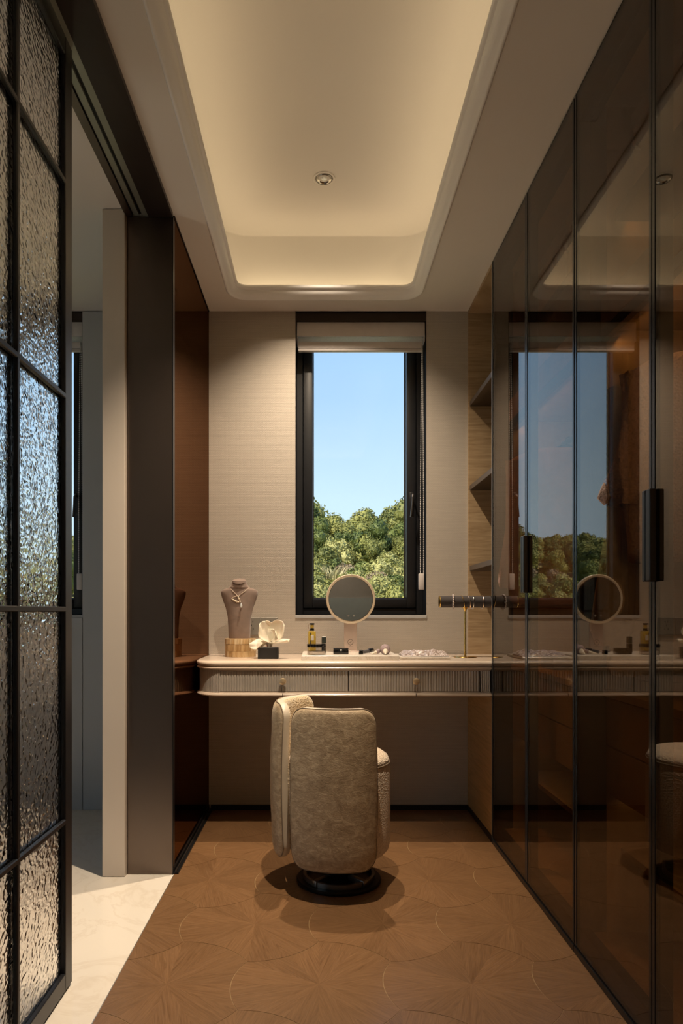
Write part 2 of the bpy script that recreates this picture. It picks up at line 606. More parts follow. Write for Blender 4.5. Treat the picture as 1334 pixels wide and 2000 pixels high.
def m_shellbox():
    t = NT('gold_mother_of_pearl')
    oi = t.n.new('ShaderNodeObjectInfo')
    v = t.coords(scale=(60, 60, 8))
    n1 = t.noise(v, 2.0, 3)
    ad = t.node('Math', operation='MULTIPLY_ADD'); t.link(oi.outputs['Random'], ad.inputs[0]); ad.inputs[1].default_value = 0.55; t.link(n1, ad.inputs[2])
    col = t.ramp(ad.outputs[0], [(0.45, (0.40, 0.24, 0.10)), (0.75, (0.62, 0.43, 0.22)), (1.1, (0.80, 0.66, 0.44))])
    t.principled(col, 0.28, 0.15)
    return t.m


M['scarf'] = m_scarf()
M['shell'] = m_shellbox()

# ================================================================== ROOM SHELL
XL, XR = -0.535, 0.7275          # tinted-mirror plane, wardrobe glass plane
ZC = H + 587 * 0.0025            # dropped ceiling
YB = D                           # window wall
YN = -1.2                        # wall behind the camera
XLL = -2.5                       # far wall of the side room
XRR = 1.32                       # wall behind the wardrobes


def rrect(x0, x1, y0, y1, o, r0, n=8):
    """rounded rectangle grown outwards by o"""
    x0, x1, y0, y1, r = x0 - o, x1 + o, y0 - o, y1 + o, max(r0 + o, 0.004)
    pts = []
    for cx, cy, a0 in ((x1 - r, y1 - r, 0), (x0 + r, y1 - r, 90), (x0 + r, y0 + r, 180), (x1 - r, y0 + r, 270)):
        for k in range(n + 1):
            a = R(a0 + 90 * k / n)
            pts.append((cx + r * math.cos(a), cy + r * math.sin(a)))
    return pts


# ---- ceiling with the lit tray
TX0, TX1, TY0, TY1, TR = -0.371, 0.430, 0.30, 3.155, 0.045
bm = bmesh.new()
out = [(XLL - 0.1, YN - 0.1), (XRR + 0.1, YN - 0.1), (XRR + 0.1, YB + 0.02), (XLL - 0.1, YB + 0.02)]
inn = rrect(TX0, TX1, TY0, TY1, 0.048, TR)
es = []
for loop in (out, inn):
    vs = [bm.verts.new((x, y, ZC)) for x, y in loop]
    es += [bm.edges.new((vs[i], vs[(i + 1) % len(vs)])) for i in range(len(vs))]
bmesh.ops.triangle_fill(bm, use_beauty=True, edges=es)
bm.verts.index_update()
mb = MB()
mb.add([v.co[:] for v in bm.verts], [[v.index for v in f.verts] for f in bm.faces])
bm.free()
mb.box(XLL - 0.1, XRR + 0.1, YN - 0.1, YB + 0.25, 2.86, 2.92)     # slab above
ceiling = struct(mb.build('ceiling', M['ceiling'], recalc=False), 'white dropped ceiling with a long lit recess over the room', 'ceiling')


def sweep(profile, name, mat, parent, cap_last=False, angle=35):
    mb = MB()
    n = len(rrect(TX0, TX1, TY0, TY1, 0.0, TR))
    vs, fs = [], []
    for o, z in profile:
        vs += [(x, y, z) for x, y in rrect(TX0, TX1, TY0, TY1, o, TR)]
    for i in range(len(profile) - 1):
        for k in range(n):
            a, b = i * n + k, i * n + (k + 1) % n
            fs.append((a, b, b + n, a + n))
    if cap_last:
        L = (len(profile) - 1) * n
        fs.append(tuple(L + k for k in range(n)))
    mb.add(vs, fs)
    return mb.build(name, mat, parent, recalc=False, angle=angle)


ZT = 2.766
sweep([(0.05, ZC + 0.001), (0.050, ZC - 0.004), (0.046, ZC - 0.0075), (0.041, ZC - 0.0075), (0.037, ZC - 0.004), (0.034, ZC - 0.001),
       (0.026, ZC + 0.002), (0.018, ZC + 0.008), (0.012, ZC + 0.017), (0.009, ZC + 0.026), (0.004, ZC + 0.027),
       (0.0, ZC + 0.030), (-0.002, ZC + 0.036), (0.0, ZC + 0.043), (0.004, ZC + 0.046), (0.014, ZC + 0.046), (0.014, ZC + 0.040), (0.115, ZC + 0.040)],
      'cove_moulding', M['moulding'], ceiling, angle=50)
sweep([(0.115, ZC + 0.040), (0.115, ZT - 0.006), (0.113, ZT - 0.002), (0.109, ZT)],
      'cove_recess', M['ceiling'], ceiling, cap_last=True, angle=60)
# LED strips lying on the hidden ledge of the recess
zl = ZC + 0.055
for nm, loc, sx, sy in (('cove_strip_lamp', (TX0 - 0.06, (TY0 + TY1) / 2, zl), 0.03, TY1 - TY0),
                        ('cove_strip_lamp', (TX1 + 0.06, (TY0 + TY1) / 2, zl), 0.03, TY1 - TY0),
                        ('cove_strip_lamp', ((TX0 + TX1) / 2, TY1 + 0.06, zl), TX1 - TX0, 0.03),
                        ('cove_strip_lamp', ((TX0 + TX1) / 2, TY0 - 0.06, zl), TX1 - TX0, 0.03)):
    light(nm, 'AREA', loc, COVE_W * max(sx, sy), WARM2, rot=(R(180), 0, 0), shape='RECTANGLE', size=sx, size_y=sy)


# ---- downlights
def downlight(x, y, label, watts):
    t = empty('ceiling_downlight', (x, y, ZT), label, 'downlight', 'recessed ceiling downlights')
    r = 0.0455
    MB().lathe([(r, ZT - 0.0005), (r, ZT - 0.003), (r - 0.003, ZT - 0.004), (r - 0.009, ZT - 0.003), (r - 0.010, ZT + 0.004), (r - 0.010, ZT + 0.02)],
               (x, y), 40, cap0=False, cap1=False).build('trim_ring', M['ceiling'], t)
    MB().lathe([(r - 0.0098, ZT + 0.002), (r - 0.010, ZT - 0.004), (r - 0.013, ZT - 0.0075), (r - 0.016, ZT - 0.0065)],
               (x, y), 40, cap0=False, cap1=False).build('gimbal_ring', M['base_steel'], t)
    MB().lathe([(r - 0.0162, ZT - 0.0062), (r - 0.0175, ZT - 0.004), (r - 0.024, ZT + 0.003), (r - 0.032, ZT + 0.006), (0.003, ZT + 0.007)],
               (x, y), 16, cap0=False).build('reflector', M['silver'], t, smooth=False)
    MB().lathe([(0.0125, ZT + 0.004), (0.0120, ZT - 0.003), (0.008, ZT - 0.006), (0.002, ZT - 0.0068)], (x, y), 20).build('bulb', M['diamond'], t)
    light('downlight_lamp', 'SPOT', (x, y, ZT - 0.02), watts, WARM, spot_size=R(106), spot_blend=1.0, shadow_soft_size=0.016)
    return t


DLX = X_(633, 2.836)
downlight(DLX, 2.836, 'small round recessed downlight in the lit ceiling recess', SPOT_W)
# its twin over the chair, just above the frame, is tilted towards the desk
B2 = light('downlight_lamp', 'SPOT', (DLX, 1.86, ZT - 0.02), SPOT_W * 1.25, WARM, spot_size=R(62), spot_blend=1.0, shadow_soft_size=0.016,
           rot=Vector((-0.62, 0.60, -2.74)).to_track_quat('-Z', 'Y').to_euler())
# added unseen lamp behind the camera, brightens the wall the table mirror reflects
light('downlight_lamp', 'SPOT', (0.1, -0.62, ZC - 0.01), 55, WARM, spot_size=R(84), spot_blend=0.6, shadow_soft_size=0.02)

# ---- floors
subfloor = struct(solid('floor', M['subfloor'], None, -0.5305, 1.30, YN, YB + 0.0, -0.05, -0.0009),
                  'brown oak floor laid in interlocking curved hexagon tiles of radiating wedges', 'floor')
marble = struct(solid('floor_marble', M['marble'], None, XLL, -0.5312, YN, YB, -0.05, 0.0, 0.0012),
                'polished cream marble floor of the adjoining room on the left', 'floor')

PIT = 0.3955                      # centre spacing of the curved hexagon tiles
ROW = PIT * math.sqrt(3) / 2
RT = PIT / math.sqrt(3)
CONVEX = {180: True, 300: True, 60: True, 0: False, 120: False, 240: False}   # edge normal direction -> bulges outwards
GAP = 0.0010


def edge_radius(phi_deg):
    """distance of the tile outline from its centre in direction phi"""
    e = (round(phi_deg / 60.0) * 60) % 360
    if CONVEX[e]:
        return RT - GAP
    d = R(phi_deg) - R(e)
    while d > PI: d -= 2 * PI
    while d < -PI: d += 2 * PI
    # neighbour's circle, centred PIT away along the edge normal
    s = PIT * math.cos(d)
    return s - math.sqrt(max(0.0, (RT) ** 2 - (PIT * math.sin(d)) ** 2)) - GAP


def clip(poly, ax, val, keep_less):
    outp = []
    n = len(poly)
    for i in range(n):
        p, q = poly[i], poly[(i + 1) % n]
        pi, qi = (p[ax] <= val) == keep_less, (q[ax] <= val) == keep_less
        if pi: outp.append(p)
        if pi != qi:
            s = (val - p[ax]) / (q[ax] - p[ax])
            outp.append((p[0] + s * (q[0] - p[0]), p[1] + s * (q[1] - p[1])))
    return outp


def wedge_poly(a0, a1):
    pts = [(0.0, 0.0)]
    n = 7
    for k in range(n + 1):
        a = a0 + (a1 - a0) * k / n
        # sample the outline on the side of the edge this wedge belongs to
        mid = (a0 + a1) / 2
        aa = min(max(a, a0 + 1e-4), a1 - 1e-4)
        e = (round(mid / 60.0) * 60) % 360
        if CONVEX[e]:
            r = RT - GAP
        else:
            r = edge_radius(aa if round(aa / 60.0) == round(mid / 60.0) else mid + (aa - mid) * 0.999)
        pts.append((r * math.cos(R(a)), r * math.sin(R(a))))
    return pts


def wedge_mesh(poly):
    """flat plank with a small chamfer; poly in the local frame"""
    n = len(poly)
    cx = sum(p[0] for p in poly) / n
    cy = sum(p[1] for p in poly) / n
    def inset(p, d):
        v = Vector((cx - p[0], cy - p[1]))
        L = v.length
        return (p[0] + v.x / L * d, p[1] + v.y / L * d) if L > 1e-6 else p
    rings = [([p for p in poly], -0.0006), ([p for p in poly], -0.0003), (poly, 0.0)]
    vs = [(x, y, z) for ring, z in rings for x, y in ring]
    fs = [tuple(2 * n + i for i in range(n))]
    for j in range(2):
        for i in range(n):
            fs.append((j * n + i, j * n + (i + 1) % n, (j + 1) * n + (i + 1) % n, (j + 1) * n + i))
    me = bpy.data.meshes.new('parquet_wedge')
    me.from_pydata(vs, [], fs)
    me.update()
    me.materials.append(M['parquet'])
    return me


shared = {}
NW = 12
count = 0
far_rest = MB()
for row in range(-4, 6):
    yc = 1.769 + ROW * row
    for colm in range(-3, 5):
        xc = PIT * (colm + (0.5 if row % 2 else 0.0)) + 0.001
        for w in range(NW):
            a0 = -30 + w * 30.0
            mid = a0 + 15
            poly = wedge_poly(a0, a0 + 30)
            wp = [(xc + x, yc + y) for x, y in poly]
            cl = wp
            for ax, val, less in ((0, -0.5300, False), (0, XR - 0.004, True), (1, YB - 0.004, True), (1, 0.0, False)):
                cl = clip(cl, ax, val, less)
                if len(cl) < 3: break
            if len(cl) < 3: continue
            area = abs(sum(cl[i][0] * cl[(i + 1) % len(cl)][1] - cl[(i + 1) % len(cl)][0] * cl[i][1] for i in range(len(cl)))) / 2
            if area < 2e-5: continue
            ca, sa = math.cos(R(mid)), math.sin(R(mid))
            rot_in = lambda p, ox, oy: ((p[0] - ox) * ca + (p[1] - oy) * sa, -(p[0] - ox) * sa + (p[1] - oy) * ca)
            whole = len(cl) == len(wp) and all(abs(a[0] - b[0]) < 1e-7 and abs(a[1] - b[1]) < 1e-7 for a, b in zip(cl, wp))
            if max(p[1] for p in cl) < 1.56:         # out of view, in front of the camera's feet
                n0 = len(far_rest.v)
                far_rest.add([(x, y, 0.0) for x, y in cl], [tuple(range(len(cl)))])
                continue
            if whole:
                key = w % 4
                if key not in shared:
                    shared[key] = wedge_mesh([rot_in(p, xc, yc) for p in wp])
                me = shared[key]
            else:
                me = wedge_mesh([rot_in(p, xc, yc) for p in cl])
            o = bpy.data.objects.new('parquet_wedge', me)
            COL.objects.link(o)
            o.location = (xc, yc, 0)
            o.rotation_euler = (0, 0, R(mid))
            o.parent = subfloor
            count += 1
ro = far_rest.build('parquet_field', M['parquet'], subfloor, smooth=False)
ro['kind'] = 'stuff'
print('wedges', count)

# marble joint lines in the side room: thin slabs set on the bed would hide it, so the bed itself is one polished sheet

# ---- window wall (main room) with its opening
W1 = dict(x0=X_(577, D), x1=X_(833, D), z0=Z_(1201.5, D))
W2X1 = X_(161, D)
W2 = dict(x0=W2X1 - (W1['x1'] - W1['x0']), x1=W2X1, z0=W1['z0'])
WT = 0.24
mb = MB()
mb.box(-0.70, W1['x0'], YB, YB + WT, -0.05, ZC + 0.02)
mb.box(W1['x1'], XRR + 0.1, YB, YB + WT, -0.05, ZC + 0.02)
mb.box(W1['x0'], W1['x1'], YB, YB + WT, -0.05, W1['z0'])
mb.box(-0.70, XRR + 0.1, YB, YB + WT, ZC, 2.95)
wall_back = struct(mb.build('wall_back', M['wallpaper'], smooth=False), 'beige woven-textured wall around the tall window', 'wall')
mb = MB()
mb.box(XLL - 0.1, W2['x0'], YB, YB + WT, -0.05, 2.95)
mb.box(W2['x1'], -0.70, YB, YB + WT, -0.05, 2.95)
mb.box(W2['x0'], W2['x1'], YB, YB + WT, -0.05, W2['z0'])
mb.box(W2['x0'], W2['x1'], YB, YB + WT, ZC, 2.95)
wb2 = struct(mb.build('wall_back_side_room', M['grey_paint'], smooth=False), 'grey panelled end wall of the adjoining room', 'wall')
for px0, px1 in ((163, 213),):
    MB().box(X_(px0, D), X_(px1, D), YB - 0.006, YB - 0.0005, 0.0, ZC - 0.004, 0.001).build('wall_panel', M['grey_paint'], wb2)
MB().box(X_(110, D), X_(161.5, D), YB - 0.006, YB - 0.0005, 0.0, W1['z0'] - 0.012, 0.001).build('wall_panel', M['grey_paint'], wb2)
# thin trim under the window
solid('sill_trim', M['grey_paint'], wall_back, W1['x0'] - 0.001, W1['x1'] + 0.001, YB - 0.004, YB + 0.01, W1['z0'] - 0.014, W1['z0'] - 0.0005, 0.001)

# ---- partition on the left: cream end, bronze jamb, tinted mirror face
mb = MB()
mb.box(-0.786, -0.545, 2.535, YB - 0.001, 0.0005, ZC - 0.001)
wl_ = struct(mb.build('wall_left', M['grey_paint'], smooth=False), 'short partition wall on the left faced with mirror, bronze and cream panels', 'wall')
MB().box(-0.7865, -0.7045, 2.483, 2.534, 0.0005, ZC - 0.002, 0.0015).build('cream_end_panel', M['cream_panel'], wl_)['label'] = 'cream lacquered end panel'
MB().box(-0.7025, XL - 0.0005, 2.507, 2.534, 0.0005, ZC - 0.018, 0.0012).build('bronze_jamb', M['bronze'], wl_)['label'] = 'brushed dark bronze door jamb'
MB().box(-0.545, XL, 2.5345, YB - 0.001, 0.026, ZC - 0.004).build('mirror_panel', M['mirror_brown'], wl_, smooth=False)['label'] = 'bronze-tinted mirror panel'
MB().box(XL - 0.004, XL + 0.003, 2.53, YB - 0.001, ZC - 0.004, ZC - 0.0005).build('shadow_gap', M['dark_gap'], wl_)
MB().box(XL - 0.001, XL + 0.0015, 2.505, 2.5345, 0.0, ZC - 0.018).build('edge_strip', M['dark_gap'], wl_)

# wall beyond the sliding door, beside the camera
struct(solid('wall_left_near', M['grey_paint'], None, -0.80, -0.70, YN, 0.60, 0.0, ZC), 'plain wall beside the camera, left of the sliding door', 'wall')
W3 = dict(y0=0.1, y1=1.5, z0=0.08, z1=2.10)  # added unseen opening that lets fill daylight into the side room
mb = MB()
mb.box(XLL - 0.1, XLL, YN - 0.1, W3['y0'], -0.05, 2.95)
mb.box(XLL - 0.1, XLL, W3['y1'], YB + WT, -0.05, 2.95)
mb.box(XLL - 0.1, XLL, W3['y0'], W3['y1'], -0.05, W3['z0'])
mb.box(XLL - 0.1, XLL, W3['y0'], W3['y1'], W3['z1'], 2.95)
struct(mb.build('wall_side_room', M['grey_paint'], smooth=False), 'far grey wall of the adjoining room', 'wall')
w3 = empty('fill_daylight_window', (XLL - 0.05, 0.8, W3['z0']), 'added unseen window of the adjoining room for fill daylight', 'window', kind='structure')
f3 = MB()
for ya in (W3['y0'], (W3['y0'] + W3['y1']) / 2 - 0.03, W3['y1'] - 0.06):
    f3.box(XLL - 0.08, XLL - 0.02, ya, ya + 0.06, W3['z0'], W3['z1'], 0.003)
for za in (W3['z0'], W3['z1'] - 0.06):
    f3.box(XLL - 0.08, XLL - 0.02, W3['y0'] + 0.06, W3['y1'] - 0.06, za, za + 0.06, 0.003)
f3.build('frame', M['black_frame'], w3)
ymid = (W3['y0'] + W3['y1']) / 2
solid('pane', M['clear_pane'], w3, XLL - 0.053, XLL - 0.048, W3['y0'] + 0.06, ymid - 0.03, W3['z0'] + 0.06, W3['z1'] - 0.06)
solid('pane', M['clear_pane'], w3, XLL - 0.053, XLL - 0.048, ymid + 0.03, W3['y1'] - 0.06, W3['z0'] + 0.06, W3['z1'] - 0.06)
struct(solid('bounce_block_slab', M['marble'], None, XLL - 2.0, XLL - 0.1, YN - 2.0, YB + 1.0, -0.30, -0.05), 'added unseen slab below the fill window, blocking ground bounce', 'balcony')  # added out of view to keep sunlit ground bounce out of that window
struct(solid('sun_block_slab', M['ceiling'], None, XLL - 2.0, XLL - 0.1, YN - 2.0, YB + 1.0, 2.86, 3.0), 'added unseen slab above the fill window, blocking the sun', 'balcony')  # added overhang, unseen, keeps the sun out of the fill window
struct(solid('wall_right', M['grey_paint'], None, XRR, XRR + 0.1, YN - 0.1, YB + WT, -0.05, 2.95), 'wall behind the fitted wardrobes', 'wall')
solid_r = struct(solid('wall_right_near', M['ward_wood'], None, XR, XRR, YN, 1.0, 0.0, ZC), 'wood panelled wall beside the camera, right', 'wall')
wf = struct(solid('wall_front', M['wall_behind'], None, XLL - 0.1, XRR + 0.1, YN - 0.1, YN, -0.05, 2.95), 'taupe wall behind the camera', 'wall')
solid('wainscot_panel', M['wall_behind_low'], wf, XLL, XRR, YN, YN + 0.02, 0.0, 1.118)

# ---- header soffit with sliding-door tracks
hd = empty('trim_1', (-0.62, 1.5, ZC), 'dark bronze ceiling soffit carrying the sliding door tracks', 'door track', kind='structure')
ys0, ys1 = YN, 2.507
zb = ZC - 0.017
solid('soffit_plate', M['bronze_dark'], hd, -0.624, XL, ys0, ys1, zb, ZC - 0.0005)
solid('track_channel', M['track_alu'], hd, -0.6465, -0.6242, ys0, ys1, zb + 0.004, ZC - 0.0005)
solid('track_groove', M['dark_gap'], hd, -0.6578, -0.6467, ys0, ys1, zb + 0.012, ZC - 0.0005)
solid('track_channel', M['track_alu'], hd, -0.677, -0.658, ys0, ys1, zb + 0.004, ZC - 0.0005)
solid('track_groove', M['dark_gap'], hd, -0.6812, -0.6772, ys0, ys1, zb + 0.010, ZC - 0.0005)
solid('soffit_plate', M['bronze'], hd, -0.707, -0.6814, ys0, ys1, zb, ZC - 0.0005)

# ---- baseboards
struct(solid('baseboard_back', M['dark_gap'], None, XL + 0.012, XR - 0.001, YB - 0.012, YB - 0.0005, 0.0, 0.0245), 'low black skirting strip under the window wall', 'skirting')
bl = empty('baseboard_left', (XL, 2.9, 0), 'black floor channel under the tinted mirror', 'skirting', kind='structure')
solid('channel_base', M['dark_gap'], bl, XL - 0.005, XL + 0.020, 2.51, YB - 0.001, 0.0, 0.006)
solid('channel_lip', M['dark_gap'], bl, XL - 0.004, XL + 0.003, 2.51, YB - 0.001, 0.006, 0.026)
solid('channel_lip', M['bronze'], bl, XL + 0.008, XL + 0.011, 2.515, YB - 0.013, 0.006, 0.013)
struct(solid('trim_2', M['alu'], None, -0.5318, -0.5296, 1.0, 2.505, -0.01, 0.0006), 'thin metal strip between the marble and the oak floor', 'floor trim')


# ---- windows
def make_window(name, w, label, handle):
    t = empty(name, ((w['x0'] + w['x1']) / 2, YB + 0.12, w['z0']), label, 'window', kind='structure')
    x0, x1, z0, z1 = w['x0'], w['x1'], w['z0'], ZC
    yf = YB + 0.115
    # dark lining of the opening
    MB().box(x0, x0 + 0.002, YB + 0.002, YB + WT, z0, z1).box(x1 - 0.002, x1, YB + 0.002, YB + WT, z0, z1).box(x0 + .002, x1 - .002, YB + 0.002, YB + WT, z0, z0 + 0.002).build('reveal_lining', M['black_frame'], t)
    solid('head_panel', M['bronze_dark'], t, x0 + 0.002, x1 - 0.002, YB + 0.008, YB + 0.03, z1 - 0.045, z1 - 0.0005)
    fw = 0.034
    f = MB()
    f.box(x0 + .002, x0 + fw, yf, yf + 0.09, z0 + .002, z1, 0.002)
    f.box(x1 - fw, x1 - .002, yf, yf + 0.09, z0 + .002, z1, 0.002)
    f.box(x0 + fw, x1 - fw, yf, yf + 0.09, z0 + .002, z0 + fw, 0.002)
    f.box(x0 + fw, x1 - fw, yf, yf + 0.09, z1 - fw, z1, 0.002)
    for b_ in ((x0 + fw, x0 + fw + 0.012, z0 + fw, z1 - fw), (x1 - fw - 0.012, x1 - fw, z0 + fw, z1 - fw), (x0 + fw + .012, x1 - fw - .012, z0 + fw, z0 + fw + 0.012)):
        f.box(b_[0], b_[1], yf + 0.072, yf + 0.09, b_[2], b_[3])
    f.build('frame', M['black_frame'], t)
    sx0, sx1, sz0, sz1 = x0 + fw + 0.002, x1 - fw - 0.002, z0 + fw + 0.002, z1 - fw - 0.002
    sw = 0.047
    s = MB()
    ys = yf - 0.006
    s.box(sx0, sx0 + sw, ys, yf + 0.07, sz0, sz1, 0.003)
    s.box(sx1 - sw, sx1, ys, yf + 0.07, sz0, sz1, 0.003)
    s.box(sx0 + sw, sx1 - sw, ys, yf + 0.07, sz0, sz0 + sw, 0.003)
    s.box(sx0 + sw, sx1 - sw, ys, yf + 0.07, sz1 - sw, sz1, 0.003)
    s.build('sash', M['black_frame'], t)
    g = MB()
    bw = 0.006
    g.box(sx0 + sw, sx0 + sw + bw, yf + 0.045, yf + 0.06, sz0 + sw, sz1 - sw, 0.001)
    g.box(sx1 - sw - bw, sx1 - sw, yf + 0.045, yf + 0.06, sz0 + sw, sz1 - sw, 0.001)
    g.box(sx0 + sw, sx1 - sw, yf + 0.045, yf + 0.06, sz0 + sw, sz0 + sw + bw, 0.001)
    g.build('glazing_bead', M['bronze_dark'], t)
    solid('pane', M['clear_pane'], t, sx0 + sw, sx1 - sw, yf + 0.062, yf + 0.066, sz0 + sw, sz1 - sw)
    if handle:
        hx = sx1 - sw / 2
        zc = Z_(985, 3.44)
        h = MB().box(hx - 0.010, hx + 0.010, ys - 0.008, ys, zc - 0.05, zc + 0.06, 0.004).build('handle', M['black_frame'], t)
        MB().tube([(hx + .002, ys - 0.008, zc + 0.035), (hx + .002, ys - 0.045, zc + 0.040), (hx, ys - 0.052, zc + 0.03), (hx - 0.002, ys - 0.050, zc - 0.01), (hx - 0.008, ys - 0.046, zc - 0.07)],
                  0.0055, 10).build('lever', M['base_steel'], h)
    return t


make_window('window_1', W1, 'tall narrow black-framed window facing the green hill', True)
make_window('window_2', W2, 'black-framed window of the adjoining room seen past the sliding door', True)


# ---- roller blinds
def make_blind(w, label):
    x0, x1 = w['x0'] + 0.006, w['x1'] - 0.004
    t = empty('roller_blind', ((x0 + x1) / 2, YB + 0.03, ZC - 0.04), label, 'blind', 'roller blinds in the windows')
    y = YB + 0.020
    z = lambda py: Z_(py, y + 0.005)
    z0, z1 = z(657), z(628)
    c = MB().box(x0, x1, y, y + 0.012, z0, z1, 0.003).box(x0, x1, y + 0.012, y + 0.085, z0 + 0.02, z1, 0.003)
    c.build('cassette', M['blind'], t)
    MB().box(x0, x0 + 0.003, y, y + 0.085, z(667), z0 + 0.01, 0.001).build('end_bracket', M['blind'], t)
    MB().box(x1 - 0.003, x1, y, y + 0.085, z(667), z0 + 0.01, 0.001).build('end_bracket', M['blind'], t)
    MB().box(x0 + 0.006, x1 - 0.008, y + 0.014, y + 0.0146, z(668), z0 + 0.01).build('fabric', M['blind_white'], t)
    b = MB()
    b.box(x0 + 0.005, x1 - 0.012, y + 0.008, y + 0.030, z(680), z(667), 0.003)
    b.box(x0 + 0.006, x1 - 0.013, y + 0.006, y + 0.028, z(685.5), z(680.5), 0.003)
    b.build('bottom_bar', M['blind'], t)
    # bead chain, two strands, and its tensioner
    zt, zw = z(664), Z_(1121, y)
    m = MB()
    for s, (dx0, dx1) in enumerate(((-0.0185, -0.0265), (-0.0155, -0.0095))):
        n = 130
        for k in range(n):
            q = k / (n - 1)
            m.sphere((x1 + dx0 + (dx1 - dx0) * min(1, q * 1.4) ** 0.8 + 0.004, y + 0.004 + 0.004 * s, zt + (zw - zt) * q), 0.0028, 6, 4)
        m.tube([(x1 + dx0 + .004, y + 0.004 + 0.004 * s, zt), (x1 + dx1 + 0.004, y + 0.004 + .004 * s, zt + (zw - zt) * 0.71), (x1 + dx1 + 0.004, y + 0.004 + .004 * s, zw)], 0.0008, 5)
    m.build('bead_chain', M['chain'], t)
    MB().box(x1 - 0.031, x1 - 0.004, y - 0.004, y + 0.014, Z_(1152, y), zw + 0.002, 0.004).build('chain_weight', M['blind'], t)
    return t


make_blind(W1, 'raised pale grey roller blind at the top of the main window')
make_blind(W2, 'roller blind at the top of the side room window behind the glass door')


# ---- sliding door with hammered glass
dr = empty('door_1', (-0.653, 1.3, 0.0), 'black gridded sliding door with hammered glass panes on the left', 'sliding door', kind='structure')
xf, xb = -0.639, -0.667
yE, st = 1.771, 0.046
yA = 0.62
zlow, ztop = 0.006, ZC - 0.010
muY = [1.4536, 1.4536 - 0.271, 1.4536 - 0.542]
muZ = [Z_(1605, 1.725), Z_(1190, 1.725), Z_(773, 1.725), Z_(355, 1.725)]
for y0, y1 in ((yE - st, yE), (yA, yA + st)):
    solid('stile', M['black_frame'], dr, xb, xf, y0, y1, zlow, ztop, 0.002)
for z0, z1 in ((zlow, zlow + 0.045), (ztop - 0.05, ztop)):
    solid('rail', M['black_frame'], dr, xb, xf, yA + st, yE - st, z0, z1, 0.002)
ycols = [yA + st] + sorted(muY) + [yE - st]
zrows = [zlow + 0.045] + muZ + [ztop - 0.05]
mw = 0.0065
for y in muY:
    for xs in ((-0.648, xf + 0.001), (xb - 0.001, -0.658)):
        solid('muntin', M['black_frame'], dr, xs[0], xs[1], y - mw, y + mw, zlow + 0.045, ztop - 0.05, 0.002)
for z in muZ:
    for xs in ((-0.648, xf + 0.0015), (xb - 0.0015, -0.658)):
        solid('muntin', M['black_frame'], dr, xs[0], xs[1], yA + st, yE - st, z - mw, z + mw, 0.002)
for i in range(len(ycols) - 1):
    for j in range(len(zrows) - 1):
        solid('pane', M['hammered'], dr, -0.6565, -0.6495, ycols[i], ycols[i + 1], zrows[j], zrows[j + 1])

# ================================================================== WARDROBES
XBK = 1.29
WZ0, WZ1 = 0.065, 2.3825
DZ0, DZ1 = 0.022, ZC - 0.006


def ward_door(parent, y0, y1, hinge_far, handle):
    """smoked glass on a slim black frame, seen from the room"""
    g = 0.0015
    y0, y1 = y0 + g, y1 - g
    fr = MB()
    sw, dp = 0.020, 0.030
    xg = XR + 0.005
    fr.box(xg, xg + dp, y0, y0 + sw, DZ0, DZ1, 0.0012)
    fr.box(xg, xg + dp, y1 - sw, y1, DZ0, DZ1, 0.0012)
    fr.box(xg, xg + dp, y0 + sw, y1 - sw, DZ0, 0.078, 0.0012)
    fr.box(xg, xg + dp, y0 + sw, y1 - sw, ZC - 0.092, DZ1, 0.0012)
    d = fr.build('door', M['black_frame'], parent)
    solid('glass', M['smoked'], d, XR, XR + 0.0049, y0 + 0.012, y1 - 0.012, DZ0 + 0.003, DZ1 - 0.003)
    e = MB()
    e.box(XR - 0.0015, XR + 0.0049, y0, y0 + 0.012, DZ0, DZ1, 0.0012)
    e.box(XR - 0.0015, XR + 0.0049, y1 - 0.012, y1, DZ0, DZ1, 0.0012)
    e.box(XR - 0.0005, XR + 0.0052, y0 + .012, y1 - .012, DZ0, DZ0 + 0.003)
    e.box(XR - 0.0005, XR + 0.0052, y0 + .012, y1 - .012, DZ1 - 0.003, DZ1)
    e.build('edge_trim', M['edge_trim'], d)
    if handle is not None:
        yh0, yh1 = handle
        h = MB().box(XR - 0.016, XR - 0.0006, yh0, yh1, Z_(1158, 2.389), Z_(1047, 2.389), 0.002)
        h.build('handle', M['black_frame'], d)
    return d


M['edge_trim'] = plain('gunmetal_edge_trim', (0.030, 0.032, 0.037), 0.22, 0.6, var=0.05)


